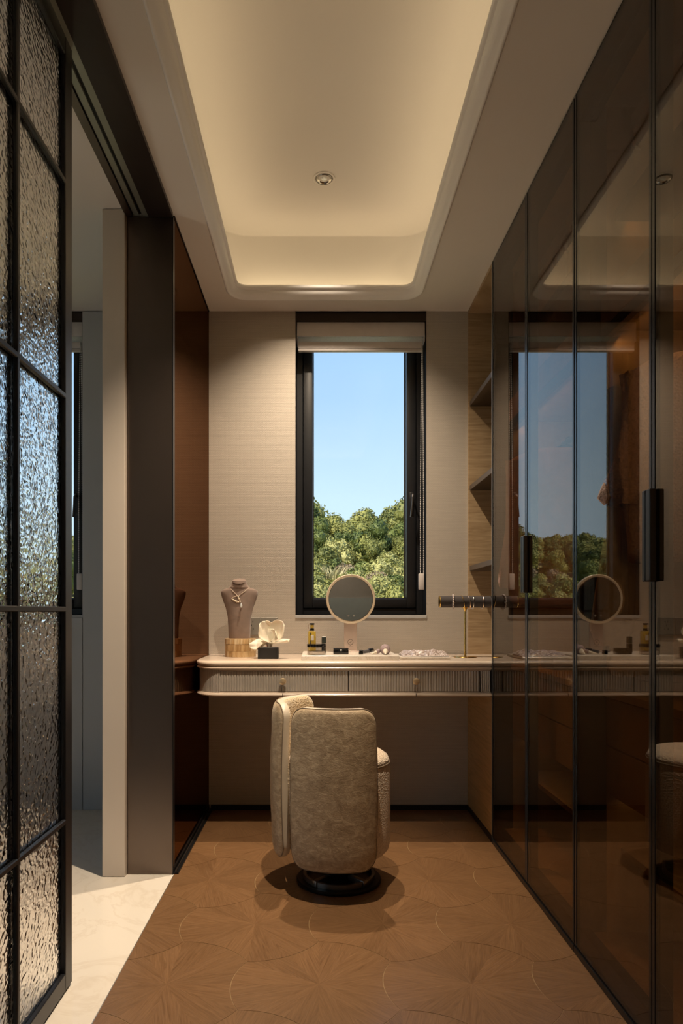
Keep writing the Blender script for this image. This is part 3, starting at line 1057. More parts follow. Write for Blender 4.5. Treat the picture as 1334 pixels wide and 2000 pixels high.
def wardrobe(y0, y1, ym, label):
    t = empty('wardrobe', ((XR + XBK) / 2, (y0 + y1) / 2, 0.0), label, 'wardrobe', 'smoked glass wardrobes along the right wall')
    xi = XR + 0.036
    pt = 0.018
    for ya, yb in ((y0, y0 + pt), (y1 - pt, y1)):
        solid('side_panel', M['ward_wood'], t, xi + 0.0465, XBK - 0.012, ya, yb, 0.0, ZC - 0.001)
        solid('front_lining', M['black_frame'], t, xi, xi + 0.046, ya, yb, 0.0, ZC - 0.001)
    solid('back_panel', M['ward_wood'], t, XBK - 0.011, XBK, y0, y1, 0.0, ZC - 0.001)
    solid('bottom_board', M['ward_wood'], t, xi, XBK - 0.012, y0 + pt, y1 - pt, WZ0 - 0.02, WZ0)
    solid('plinth', M['dark_gap'], t, XR - 0.004, XR + 0.034, y0, y1, 0.0, 0.018, 0.001)
    solid('top_board', M['ward_wood'], t, xi, XBK - 0.012, y0 + pt, y1 - pt, WZ1, WZ1 + 0.02)
    solid('valance', M['black_frame'], t, xi, xi + 0.016, y0 + pt, y1 - pt, ZC - 0.09, ZC - 0.001)
    a, b = y0 + pt + 0.0005, y1 - pt - 0.0005
    # high shelf
    solid('shelf', M['bronze_dark'], t, 0.834, XBK - 0.012, a, b, 2.062, 2.093)
    # mid shelf with pale fascia above a dark rail profile
    solid('shelf', M['ward_wood'], t, 0.800, XBK - 0.012, a, b, 1.755, 1.775)
    solid('fascia', M['ward_wood'], t, 0.792, 0.7995, a, b, 1.755, 1.842, 0.001)
    solid('lighting_profile', M['bronze_dark'], t, 0.792, 0.812, a, b, 1.724, 1.7545, 0.001)
    # clothes rail
    MB().tube([(1.02, a, 1.66), (1.02, b, 1.66)], 0.0125, 14).build('clothes_rail', M['bronze_dark'], t)
    # drawer chest
    solid('chest_top', M['ward_wood'], t, 0.800, XBK - 0.012, a, b, 0.728, 0.748, 0.001)
    solid('chest_body', M['ward_wood'], t, 0.826, XBK - 0.012, a, b, 0.455, 0.7275)
    solid('drawer', M['ward_wood'], t, 0.807, 0.8255, a + 0.003, b - 0.003, 0.594, 0.724, 0.0012)
    solid('drawer', M['ward_wood'], t, 0.807, 0.8255, a + 0.003, b - 0.003, 0.458, 0.589, 0.0012)
    # shoe shelf
    solid('shelf', M['ward_wood'], t, 0.850, XBK - 0.012, a, b, 0.285, 0.303)
    hm = (Z_(1158, 2.389), Z_(1047, 2.389))
    ward_door(t, ym, y1, True, (ym + 0.0015, ym + 0.016))
    ward_door(t, y0, ym, False, (ym - 0.020, ym - 0.0015))
    # LED strips of the wardrobe
    yc, ln = (y0 + y1) / 2, y1 - y0 - 0.06
    light('wardrobe_strip_lamp', 'AREA', (0.835, yc, 1.728), WARD_W * 1.3, WARM2, rot=(0, R(-50), 0), shape='RECTANGLE', size=0.014, size_y=ln)
    light('wardrobe_strip_lamp', 'AREA', (0.86, yc, 0.452), WARD_W * 0.25, WARM2, rot=(0, R(-15), 0), shape='RECTANGLE', size=0.014, size_y=ln)
    # added unseen upright lamp by the near side panel, brightens clothes and drawers
    light('wardrobe_strip_lamp', 'AREA', (0.778, y0 + 0.026, 1.12), WARD_W * 2.4, WARM2, rot=Vector((0.30, 0.95, 0)).to_track_quat('-Z', 'Y').to_euler(), shape='RECTANGLE', size=0.012, size_y=1.3)
    light('wardrobe_strip_lamp', 'AREA', (0.86, yc, 2.055), WARD_W * 0.6, WARM2, rot=(0, R(-60), 0), shape='RECTANGLE', size=0.014, size_y=ln)
    return t


wardrobe(1.9395, 2.858, 2.389, 'two-door smoked glass wardrobe nearest the window')
wardrobe(1.018, 1.9365, 1.487, 'two-door smoked glass wardrobe nearest the camera')
ef = struct(solid('trim_3', M['alu'], None, XR - 0.001, XR + 0.030, 2.8585, 2.8645, 0.0, ZC - 0.001), 'pale metal edge strip closing the row of wardrobes', 'edge trim')

# storage boxes on the high shelves
def storage_box(y0, y1, yk, label):
    t = empty('storage_box', (1.0, (y0 + y1) / 2, 2.0935), label, 'box', 'storage boxes on the high wardrobe shelves')
    solid('body', M['storage'], t, 0.872, 1.24, y0, y1, 2.0938, 2.30, 0.004)
    solid('lid', M['storage'], t, 0.868, 1.244, y0 - 0.003, y1 + 0.003, 2.301, 2.345, 0.004)
    m = MB()
    m.tube([(0.8715, yk, 2.262), (0.858, yk + 0.002, 2.255), (0.854, yk + 0.004, 2.24), (0.858, yk + 0.002, 2.222), (0.8715, yk, 2.215)], 0.004, 8,
           radii=[0.004, 0.008, 0.010, 0.007, 0.003])
    m.build('pull', M['gold'], t)


storage_box(1.50, 1.895, 1.845, 'brown storage box with gold pull, high shelf of the wardrobe nearest the camera')
storage_box(2.415, 2.825, 2.47, 'brown storage box with gold pull in the wardrobe nearest the window, beside its far side')
storage_box(1.975, 2.395, 2.375, 'brown storage box with gold pull in the wardrobe nearest the window, nearer the camera')


# ---- hanging clothes
def garment(name, label, cat, mat, y, xc, ztop, zhem, half_w, hem_w, thick, sleeve_z, sleeve_w, flare, seed, folds=5):
    t = empty(name, (xc, y, zhem), label, cat, 'clothes hanging in the wardrobes')
    r_ = random.Random(seed)
    ph = [r_.uniform(0, 6.28) for _ in range(6)]

    def body(u, v):
        z = ztop + (zhem - ztop) * v
        sh = min(1.0, 0.42 + 0.58 * min(1, v / 0.10) ** 0.6)
        w = (half_w + (hem_w - half_w) * max(0, v - 0.12)) * sh
        a = 2 * PI * u
        f = 0.30 * min(1, v * 2.2)
        k = 1 + f * 0.30 * math.sin(folds * a + ph[0] + v * 1.3) + f * 0.16 * math.sin((folds * 2 + 1) * a + ph[1])
        th = thick * (0.55 + 0.45 * min(1, v * 4))
        ca, sa = math.cos(a), math.sin(a)
        return (xc + w * math.copysign(abs(ca) ** 0.8, ca) * (1 + 0.05 * math.sin(9 * v + ph[2])), y + th * k * math.copysign(abs(sa) ** 0.8, sa),
                z + 0.010 * math.sin(3 * a + ph[3]) * (v > 0.98))
    MB().grid(body, 56, 26, wrap_u=True, cap=True).build('body', mat, t, angle=180)
    for s in (-1, 1):
        x0, z0 = xc + s * half_w * 0.90, ztop - 0.055

        def sleeve(u, v, s=s, x0=x0, z0=z0):
            z = z0 + (sleeve_z - z0) * v
            a = 2 * PI * u
            w = sleeve_w * (0.85 + flare * v ** 1.6) * (1 - 0.35 * max(0, (v - 0.93) / 0.07) ** 2)
            k = 1 + 0.12 * math.sin(4 * a + ph[4] + 5 * v) + 0.06 * math.sin(7 * a + ph[5] - 8 * v)
            lean = s * (0.005 + 0.030 * v) - s * 0.02 * math.sin(PI * v)
            return (x0 + lean + w * k * math.cos(a), y - 0.012 + w * 0.75 * k * math.sin(a), z)
        MB().grid(sleeve, 28, 18, wrap_u=True).build('sleeve', mat, t, angle=180)
    hk = MB()
    hk.tube([(xc - half_w * 0.8, y, ztop - 0.045), (xc - 0.03, y, ztop + 0.004), (xc, y, ztop + 0.012), (xc + 0.03, y, ztop + 0.004), (xc + half_w * 0.8, y, ztop - 0.045)], 0.005, 8)
    zr = 1.66
    hk.tube([(xc, y, ztop + 0.008), (xc, y, zr - 0.02), (1.02 - 0.016, y, zr), (1.02 - 0.012, y, zr + 0.012), (1.02, y, zr + 0.0165), (1.02 + 0.013, y, zr + 0.010)], 0.0022, 6)
    hk.build('hanger', M['bronze_dark'], t)
    return t


garment('fleece_jacket', 'dusty pink fleece jacket hanging in the wardrobe nearest the camera', 'jacket', M['fur'], 1.745, 0.995, 1.625, 1.10, 0.205, 0.215, 0.050, 1.235, 0.043, 0.65, 3)
garment('knit_dress', 'long grey ribbed knit dress hanging behind the pink fleece jacket', 'dress', M['knit'], 1.845, 0.995, 1.62, 0.80, 0.200, 0.20, 0.035, 0.875, 0.040, 0.45, 5)
garment('satin_blouse', 'dusty rose satin blouse hanging in the wardrobe nearest the window', 'blouse', M['satin'], 2.775, 1.005, 1.63, 1.00, 0.235, 0.23, 0.035, 1.06, 0.036, 0.30, 8)
garment('knit_coat', 'pale knit coat hanging at the right edge, nearest the camera', 'coat', M['knit'], 1.36, 1.02, 1.62, 0.86, 0.19, 0.20, 0.045, 0.92, 0.040, 0.4, 11)

# small boxes on the drawer chest
def chest_box(x, y, w, d, h, mat, label, name='jewellery_box', cat='jewellery box'):
    t = empty(name, (x, y, 0.748), label, cat)
    solid('base', mat, t, x - w / 2, x + w / 2, y - d / 2, y + d / 2, 0.7485, 0.7485 + h * 0.7, 0.003)
    solid('lid', mat, t, x - w / 2 - 0.002, x + w / 2 + 0.002, y - d / 2 - 0.002, y + d / 2 + 0.002, 0.7485 + h * 0.7 + 0.001, 0.7485 + h, 0.003)


chest_box(0.90, 1.80, 0.09, 0.10, 0.05, M['storage'], 'small brown box on the drawer chest behind the smoked glass')
chest_box(0.92, 2.60, 0.10, 0.14, 0.06, M['bronze_dark'], 'dark box on the drawer chest nearest the window')

# ---- open shelf niche beside the window
nt = empty('open_shelf_niche', (0.98, 3.1, 0.0), 'open oak niche with three dark shelves between wardrobe and window wall', 'shelving')
solid('back_panel', M['oak_h'], nt, XR + 0.0015, XBK, YB - 0.012, YB - 0.0005, 0.745, ZC - 0.001)
solid('top_board', M['oak_h'], nt, XR + 0.0015, XBK, 2.866, YB - 0.0125, ZC - 0.016, ZC - 0.001)
solid('inner_side', M['oak_h'], nt, XBK, XBK + 0.012, 2.866, YB, 0.5, ZC - 0.001)
solid('side_wall', M['oak_h'], nt, XR + 0.036, XBK, 2.866, 2.874, 0.765, ZC - 0.017)
for py0, py1 in ((795.5, 786.0), (958.7, 949.2), (1115, 1105.5)):
    solid('shelf', M['shelf_metal'] if 'shelf_metal' in M else M['bronze'], nt, XR + 0.008, XBK - 0.001, 2.875, YB - 0.0125, Z_(py0, D), Z_(py1, D), 0.001)
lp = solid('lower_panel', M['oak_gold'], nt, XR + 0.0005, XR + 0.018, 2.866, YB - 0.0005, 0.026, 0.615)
solid('lower_plinth', M['dark_gap'], nt, XR - 0.003, XR + 0.016, 2.866, YB - 0.013, 0.0, 0.0255)

# ================================================================== DESK
ZD = 0.758                       # desk top
YF = 2.855                       # front of the slab
dk = empty('vanity_desk', (0.1, 3.1, 0.609), 'wall-hung champagne vanity desk with fluted drawers and rounded left corner', 'desk')


def desk_outline(o, n=14):
    """plan outline inset by o, left corner a quarter ellipse; counter-clockwise from the front right"""
    xr, yf = XR - 0.002, YF + o
    xl = XL + 0.0015 + o
    rx, ry = 0.105, 0.150
    pts = [(xl, YB - 0.001)]
    for k in range(n + 1):
        a = R(180 + 90 * k / n)
        pts.append((xl + rx + rx * math.cos(a), yf + ry + ry * math.sin(a)))
    pts.append((xr, yf))
    return pts


def ring_stack(levels, close_right):
    """levels: list of (inset, z)"""
    m = MB()
    loops = []
    for o, z in levels:
        loops.append([(x, y, z) for x, y in desk_outline(o) + close_right])
    n = len(loops[0])
    vs = [p for lp_ in loops for p in lp_]
    fs = [tuple(range(n - 1, -1, -1)), tuple((len(loops) - 1) * n + i for i in range(n))]
    for j in range(len(loops) - 1):
        for i in range(n):
            fs.append((j * n + i, j * n + (i + 1) % n, (j + 1) * n + (i + 1) % n, (j + 1) * n + i))
    return m.add(vs, fs)


rb = [(XR - 0.002, YB - 0.001)]
rtop = [(XR - 0.002, 2.876), (XR + 0.03, 2.876), (XBK - 0.002, 2.876), (XBK - 0.002, YB - 0.013), (XR - 0.002, YB - 0.013)]
ring_stack([(0.006, ZD - 0.0215), (0.002, ZD - 0.018), (0.0, ZD - 0.012), (0.001, ZD - 0.006), (0.005, ZD - 0.0015), (0.010, ZD)], rtop).build('desk_top', M['desk_top'], dk, angle=50)
ring_stack([(0.010, ZD - 0.0355), (0.004, ZD - 0.033), (0.002, ZD - 0.029), (0.004, ZD - 0.025), (0.010, ZD - 0.0218)], rb).build('upper_bead', M['desk_top'], dk, angle=50)
ZB1, ZB0 = ZD - 0.0357, 0.6255
ring_stack([(0.010, 0.6092), (0.004, 0.6115), (0.001, 0.6165), (0.004, 0.622), (0.010, 0.6252)], rb).build('lower_bead', M['desk_top'], dk, angle=50)
# carcass, fluted where it shows
body = MB()
yb_ = YF + 0.024
body.prism([(XL + 0.04, YB - 0.001), (XL + 0.04, 3.03), (-0.42, yb_ + 0.012), (XR - 0.002, yb_ + 0.012), (XR - 0.002, YB - 0.001)], ZB0, ZB1)
body.build('carcass', M['desk_flute'], dk)


def flute_strip(pts_fn, n_flutes, depth, z0, z1, name, parent, back=0.006):
    """pts_fn(s) -> (x, y, nx, ny) along the strip; half-round flutes as real relief"""
    m = MB()
    per = 6
    N = n_flutes * per
    top, bot, tb, bb = [], [], [], []
    vs, fs = [], []
    for i in range(N + 1):
        s = i / N
        x, y, nx, ny = pts_fn(s)
        ph = (i % per) / per
        d = depth * math.sqrt(max(0, 1 - (2 * ph - 1) ** 2)) if True else 0
        vs += [(x + nx * d, y + ny * d, z0), (x + nx * d, y + ny * d, z1), (x - nx * back, y - ny * back, z0), (x - nx * back, y - ny * back, z1)]
    for i in range(N):
        a, b = 4 * i, 4 * (i + 1)
        fs += [(a, b, b + 1, a + 1), (a + 2, a + 3, b + 3, b + 2), (a + 1, b + 1, b + 3, a + 3), (a, a + 2, b + 2, b)]
    fs += [(0, 1, 3, 2), (4 * N, 4 * N + 2, 4 * N + 3, 4 * N + 1)]
    return m.add(vs, fs).build(name, M['desk_flute'], parent, angle=70, recalc=False)


yfr = YF + 0.020
xd0, xd1, xd2, xd3 = X_(425, yfr), X_(680.4, yfr), X_(681.0, yfr), X_(937, yfr)
xcv = XL + 0.0015 + 0.018 + 0.105


def curved(s):
    # from the mirror side round to the straight front
    L1 = 0.10
    q = s
    a = R(180 + 90 * q)
    rx, ry = 0.105, 0.150
    ox = XL + 0.0015 + 0.014
    x = ox + rx + rx * math.cos(a)
    y = YF + 0.016 + ry + ry * math.sin(a)
    nx, ny = math.cos(a) / rx, math.sin(a) / ry
    n = math.hypot(nx, ny)
    return x, y, nx / n, ny / n


flute_strip(curved, 24, 0.0035, ZB0, ZB1, 'fluted_corner', dk)
zl, zh = ZB0 + 0.004, ZB1 - 0.006
fr_ = MB()
fr_.box(xcv - 0.012, XR - 0.002, yfr - 0.001, yb_ + 0.011, ZB0, zl)
fr_.box(xcv - 0.012, XR - 0.002, yfr - 0.001, yb_ + 0.011, zh, ZB1)
fr_.build('drawer_frame', M['desk_top'], dk)
flute_strip(lambda s: (xd3 + 0.004 + (XR - 0.003 - xd3 - 0.004) * s, yfr, 0, -1), 5, 0.0035, zl, zh, 'fluted_panel', dk)
for a, b, kx, lab in ((xd0, xd1, X_(552, YF), 'left'), (xd2, xd3, X_(813, YF), 'right')):
    nfl = int(round((b - a - 0.002) / 0.0112))
    d = flute_strip(lambda s, a=a, b=b: (a + 0.001 + (b - a - 0.002) * s, yfr, 0, -1), nfl, 0.0035, zl + 0.0015, zh - 0.0015, 'drawer', dk)
    solid('drawer_gap', M['dark_gap'], dk, a - 0.0006, b + 0.0006, yfr + 0.0035, yb_ + 0.013, zl, zh)
    zk = Z_(1331, YF)
    kn = MB()
    prof = [(0.0045, 0.0), (0.0045, 0.010), (0.007, 0.012), (0.0140, 0.014), (0.0150, 0.017), (0.0145, 0.020), (0.010, 0.022), (0.003, 0.0225)]
    seg = 28
    vs, fs = [], []
    for r_, h_ in prof:
        for k in range(seg):
            an = 2 * PI * k / seg
            vs.append((kx + r_ * math.cos(an), yfr - 0.003 - h_, zk + r_ * math.sin(an)))
    for i in range(len(prof) - 1):
        for k in range(seg):
            p, q = i * seg + k, i * seg + (k + 1) % seg
            fs.append((p, q, q + seg, p + seg))
    fs.append(tuple((len(prof) - 1) * seg + k for k in range(seg)))
    kn.add(vs, fs).build('knob', M['knob'], d)
    solid('knob_shadow', M['dark_gap'], dk, kx - 0.0012, kx + 0.0012, YF + 0.0004, YF + 0.006, 0.6105, 0.6235)  # dark strip painting the knob's shadow onto the lower bead

# ================================================================== CHAIR
CHX, CHY = 0.0737, 2.46
ch = empty('swivel_chair', (CHX, CHY, 0.0), 'round swivel vanity chair in crushed beige velvet with two wrapping back panels', 'chair')


def pol(r, deg):
    """0 deg = towards the camera (-Y), positive to the right"""
    return CHX + r * math.sin(R(deg)), CHY - r * math.cos(R(deg))


# seat drum
sr = 0.184
MB().lathe([(0.01, 0.108), (sr - 0.035, 0.108), (sr - 0.018, 0.113), (sr - 0.006, 0.126), (sr - 0.001, 0.145), (sr, 0.18), (sr, 0.40), (sr - 0.002, 0.418), (sr - 0.006, 0.430)],
           (CHX, CHY), 64).build('seat_drum', M['boucle'], ch, angle=60)
MB().lathe([(sr - 0.0062, 0.4303), (sr - 0.003, 0.438), (sr - 0.010, 0.452), (sr - 0.030, 0.466), (sr - 0.07, 0.474), (0.03, 0.478), (0.002, 0.478)],
           (CHX, CHY), 64).build('seat_cushion', M['boucle'], ch, angle=60)
MB().tube([(CHX + (sr - 0.003) * math.cos(a), CHY + (sr - 0.003) * math.sin(a), 0.4315) for a in [2 * PI * k / 64 for k in range(64)]], 0.0028, 8, closed=True).build('seat_piping', M['piping'], ch)


def leaf(a0, a1, ri, ro, z0, z1, rc, ecc, parts_label):
    """curved upholstered back panel: velvet outside, leather edge band, chenille inside"""
    t = ch
    n_s, am = 40, (a0 + a1) / 2
    half_l = (a1 - a0) / 2 * PI / 180 * (ri + ro) / 2

    def outline(inset, n=10):
        """rounded rectangle in (arc length, z)"""
        L, r = half_l - inset, max(rc - inset, 0.004)
        za, zb2 = z0 + inset, z1 - inset
        pts = []
        for cs, cz, b0 in ((L - r, zb2 - r, 0), (-L + r, zb2 - r, 90), (-L + r, za + r, 180), (L - r, za + r, 270)):
            for k in range(n + 1):
                b = R(b0 + 90 * k / n)
                pts.append((cs + r * math.cos(b), cz + r * math.sin(b)))
        # subdivide long edges so that they follow the curve
        res = []
        for i in range(len(pts)):
            p, q = pts[i], pts[(i + 1) % len(pts)]
            m = max(1, int(math.hypot(q[0] - p[0], q[1] - p[1]) / 0.018))
            for k in range(m):
                res.append((p[0] + (q[0] - p[0]) * k / m, p[1] + (q[1] - p[1]) * k / m))
        return res

    def place(s, z, r):
        bulge = 0.010 * math.sin(PI * (z - z0) / (z1 - z0)) if ecc else 0
        ang = am + s / ((ri + ro) / 2) * 180 / PI
        x, y = pol(r + bulge, ang)
        return (x, y, z)

    base = outline(0.0)
    nb = len(base)

    def ring(inset, r, scale=1.0):
        # scale the base outline towards its middle to keep a constant vertex count
        zc = (z0 + z1) / 2
        kx, kz = (half_l - inset) / half_l, ((z1 - z0) / 2 - inset) / ((z1 - z0) / 2)
        return [place(s * kx, zc + (z - zc) * kz, r) for s, z in base]

    def shell(rings, name, mat, cap=True):
        m = MB()
        vs, fs = [], []
        for rg in rings: vs += rg
        for j in range(len(rings) - 1):
            for i in range(nb):
                fs.append((j * nb + i, j * nb + (i + 1) % nb, (j + 1) * nb + (i + 1) % nb, (j + 1) * nb + i))
        m.add(vs, fs)
        return m.build(name, mat, t, angle=60)

    def face_rings(r_edge, r_mid, sgn):
        out_ = []
        for inset, dr in ((0.0, 0.0), (0.002, 0.004), (0.007, 0.008), (0.016, 0.011), (0.035, 0.0135), (0.06, 0.0145)):
            out_.append(ring(inset, r_edge + sgn * dr))
        for q in (0.55, 0.75, 0.9, 1.0):
            out_.append(ring(0.06 + (half_l - 0.06) * q, r_edge + sgn * 0.015))
        return out_

    th0, th1 = ri + 0.009, ro - 0.012
    o_ = shell(face_rings(th1, 0, 1), 'outer_panel', M['velvet'])
    i_ = shell(face_rings(th0, 0, -1), 'inner_panel', M['chenille'])
    mid = [ring(0.0, th0), ring(-0.0025, th0 + (th1 - th0) * 0.3), ring(-0.0025, th0 + (th1 - th0) * 0.7), ring(0.0, th1)]
    shell(mid, 'edge_band', M['leather'])
    MB().tube(ring(-0.001, th1 + 0.0006), 0.0018, 6, closed=True).build('piping', M['piping'], o_)


leaf(-46.5, 31.5, 0.187, 0.233, 0.108, 0.643, 0.050, True, 'front')
leaf(-153, -59, 0.190, 0.236, 0.112, 0.645, 0.050, True, 'side')

# swivel base
MB().lathe([(0.150, 0.0), (0.152, 0.003), (0.152, 0.010), (0.148, 0.013), (0.01, 0.013)], (CHX, CHY), 56).build('base_plate', M['base_black'], ch)
MB().lathe([(0.118, 0.0132), (0.128, 0.0132), (0.1285, 0.030), (0.118, 0.030)], (CHX, CHY), 56, cap0=False, cap1=False).build('base_ring', M['base_steel'], ch)
MB().lathe([(0.052, 0.0132), (0.050, 0.060), (0.062, 0.085), (0.062, 0.1075)], (CHX, CHY), 32).build('column', M['base_black'], ch)
for dg in (-42, 42, 138, 222):
    m = MB()
    a = R(dg)
    dx, dy = math.sin(a), -math.cos(a)
    px_, py_ = -dy, dx
    vs = []
    for r_, z_ in ((0.055, 0.016), (0.1325, 0.0135), (0.1325, 0.034), (0.055, 0.034)):
        for s in (-0.009, 0.009):
            vs.append((CHX + dx * r_ + px_ * s, CHY + dy * r_ + py_ * s, z_))
    m.add(vs, [(0, 2, 3, 1), (2, 4, 5, 3), (4, 6, 7, 5), (6, 0, 1, 7), (0, 6, 4, 2), (1, 3, 5, 7)]).build('spoke', M['base_steel'], ch, bevel=0.001)

# ================================================================== THINGS ON THE DESK
def yd(py, z=ZD):
    """depth at which a point of height z shows at image row py"""
    return (H - z) * FPX / (py - CY)


# ---- round box covered in shell strips
BX, BY, BR = X_(470, 3.17), 3.172, 0.073
bz0, bz1, bz2 = ZD + 0.0005, ZD + 0.058, ZD + 0.084
bx = empty('shell_box', (BX, BY, ZD), 'round lidded box covered in golden mother-of-pearl strips under the bust', 'box')
MB().lathe([(BR - 0.004, bz0), (BR - 0.003, bz1 - 0.001)], (BX, BY), 48).build('box_core', M['shell'], bx)
MB().lathe([(BR - 0.002, bz1), (BR - 0.001, bz1 + 0.0005), (BR - 0.001, bz2 - 0.001), (BR - 0.004, bz2), (0.002, bz2)], (BX, BY), 48).build('lid', M['shell'], bx)


def strip_mesh(z0, z1, r, dphi):
    vs, fs = [], []
    n = 3
    for i in range(n + 1):
        a = -dphi / 2 + dphi * i / n
        for rr in (r - 0.003, r):
            for z in (z0, z1):
                vs.append((rr * math.sin(a), -rr * math.cos(a), z))
    for i in range(n):
        a, b = 4 * i, 4 * i + 4
        fs += [(a + 2, b + 2, b + 3, a + 3), (a + 1, a + 3, b + 3, b + 1), (a, b, b + 2, a + 2)]
    fs += [(0, 2, 3, 1), (4 * n, 4 * n + 1, 4 * n + 3, 4 * n + 2)]
    me = bpy.data.meshes.new('shell_strip')
    me.from_pydata(vs, [], fs)
    me.materials.append(M['shell'])
    return me


for z0, z1, r, n, off in ((bz1 + 0.001, bz2 - 0.001, BR + 0.0005, 34, 0.0), (bz0 + 0.026, bz1 - 0.001, BR - 0.001, 38, 0.4), (bz0, bz0 + 0.0255, BR - 0.001, 38, 0.0)):
    me = strip_mesh(z0, z1, r, 2 * PI / n * 0.965)
    for k in range(n):
        o = bpy.data.objects.new('shell_strip', me)
        COL.objects.link(o)
        o.location = (BX, BY, 0)
        o.rotation_euler = (0, 0, 2 * PI * (k + off) / n)
        o.parent = bx
        o.matrix_parent_inverse = Matrix.Translation(-bx.location)

# ---- jewellery bust
JX, JY = X_(467.5, 3.17), 3.175
zb_, zt_ = bz2 + 0.0005, Z_(1134, 3.17)
bust = empty('jewellery_bust', (JX, JY, zb_), 'taupe suede necklace display bust standing on the round shell box', 'display bust')
k_ = 3.17 / FPX / 8.34
prof = [(1150, 345, .052), (1120, 350, .052), (1000, 360, .054), (800, 385, .055), (650, 450, .056), (550, 530, .056), (490, 568, .053), (450, 592, .050), (410, 603, .046), (380, 590, .043),
        (358, 520, .041), (342, 420, .039), (328, 345, .038), (312, 305, .037), (290, 275, .036), (260, 248, .035), (235, 234, .036), (222, 229, .037)]
rows_y = [p[0] for p in prof]


def bust_ring(i):
    py, w, dep = prof[i]
    z = zb_ + (1150 - py) / (1150 - 215.0) * (zt_ - zb_)
    w = w * k_ / 2
    fwd = 0.0
    if py < 700: fwd = -0.012 * (700 - py) / 480.0
    back = 0.018 if 560 > py > 330 else 0.0
    pts = []
    for k in range(40):
        a = 2 * PI * k / 40
        ca, sa = math.cos(a), math.sin(a)
        e = 0.62 if py > 345 else 1.0
        x = w * math.copysign(abs(ca) ** e, ca)
        y = dep * 0.62 * math.copysign(abs(sa) ** (0.8 if py > 345 else 1.0), sa)
        if sa < 0 and 345 < py:     # flat chest falling back towards the sides
            y *= (1 - 0.30 * abs(ca) ** 1.5)
        pts.append((JX + x, JY + y + fwd + back * 0.3, z))
    return pts


m = MB()
vs = [p for i in range(len(prof)) for p in bust_ring(i)]
# slanted neck top
topw = 229 * k_ / 2
cap = [(JX + topw * math.cos(2 * PI * k / 40), JY - 0.012 + 0.026 * math.sin(2 * PI * k / 40), zt_ - 0.004 + 0.012 * math.sin(2 * PI * k / 40)) for k in range(40)]
cap_in = [(JX + topw * 0.93 * math.cos(2 * PI * k / 40), JY - 0.012 + 0.024 * math.sin(2 * PI * k / 40), zt_ - 0.001 + 0.012 * math.sin(2 * PI * k / 40)) for k in range(40)]
vs += cap + cap_in
n = len(prof) + 2
fs = [tuple(range(39, -1, -1)), tuple((n - 1) * 40 + k for k in range(40))]
for j in range(n - 1):
    for k in range(40):
        fs.append((j * 40 + k, j * 40 + (k + 1) % 40, (j + 1) * 40 + (k + 1) % 40, (j + 1) * 40 + k))
m.add(vs, fs).build('bust_body', M['suede'], bust, angle=50)


# ---- necklace lying on the bust
def chest(px, py):
    """a point of the bust's front at picture position px, py of the close view"""
    x = X_(420 + px / 8.34, 3.15)
    z = Z_(1110 + py / 8.34, 3.15)
    # depth of the front surface at this height
    ys = None
    for i in range(len(prof) - 1):
        p0, p1 = prof[i], prof[i + 1]
        if p1[0] <= py <= p0[0]:
            q = (p0[0] - py) / max(1e-6, p0[0] - p1[0])
            w = (p0[1] + (p1[1] - p0[1]) * q) * k_ / 2
            d = p0[2] + (p1[2] - p0[2]) * q
            ca = min(0.98, abs(x - JX) / w)
            e = 0.62 if py > 345 else 1.0
            c2 = ca ** (1 / e)
            s2 = math.sqrt(max(0, 1 - c2 * c2))
            y = -d * 0.62 * s2 ** (0.8 if py > 345 else 1.0)
            if py > 345: y *= (1 - 0.30 * c2 ** 1.5)
            fwd = -0.012 * (700 - py) / 480.0 if py < 700 else 0
            back = 0.018 if 560 > py > 330 else 0.0
            ys = JY + y + fwd + back * 0.3
    return (x, (ys if ys is not None else JY - 0.035) - 0.0022, z)


nk = empty('necklace', (JX, JY - 0.03, zt_ - 0.05), 'rose gold crossover necklace with crystal drop hanging on the bust', 'necklace')
chain_l = [chest(*p) for p in ((242, 312), (262, 340), (290, 372), (320, 402), (345, 425), (365, 450))]
chain_r = [chest(*p) for p in ((556, 305), (530, 340), (490, 372), (450, 402), (410, 430), (385, 450))]
neck_b = [(JX + 0.037 * math.cos(a), JY - 0.004 + 0.026 * math.sin(a), Z_(1110 + 300 / 8.34, 3.17) + 0.010 * math.sin(a)) for a in [R(5 + 170 * k / 12) for k in range(13)]]
MB().tube(chain_l, 0.0016, 6).tube(chain_r, 0.0016, 6).tube(neck_b, 0.0014, 6).build('chain', M['pale_gold'], nk)
m = MB()
for p, r_ in (((368, 452), .0022), ((382, 470), .003), ((392, 492), .0032), ((404, 520), .003), ((412, 545), .0028), ((385, 548), .003), ((360, 545), .0036), ((338, 535), .003), ((318, 525), .0034), ((298, 512), .003), ((282, 498), .0022)):
    c = chest(*p)
    m.sphere((c[0], c[1] - 0.001, c[2]), r_ * 1.25, 8, 6)
m.build('gem_cluster', M['pale_gold'], nk)
MB().tube([chest(*p) for p in ((282, 498), (266, 488), (290, 472), (330, 462), (372, 452))], 0.0012, 5).build('wire_loop', M['pale_gold'], nk)
c = chest(432, 600)
m = MB()
m.lathe([(0.0008, c[2] + 0.011), (0.003, c[2] + 0.006), (0.0055, c[2] - 0.002), (0.0056, c[2] - 0.006), (0.0035, c[2] - 0.0105), (0.0005, c[2] - 0.012)], (c[0], c[1] - 0.004), 10)
m.build('crystal_drop', M['diamond'], nk, smooth=False)

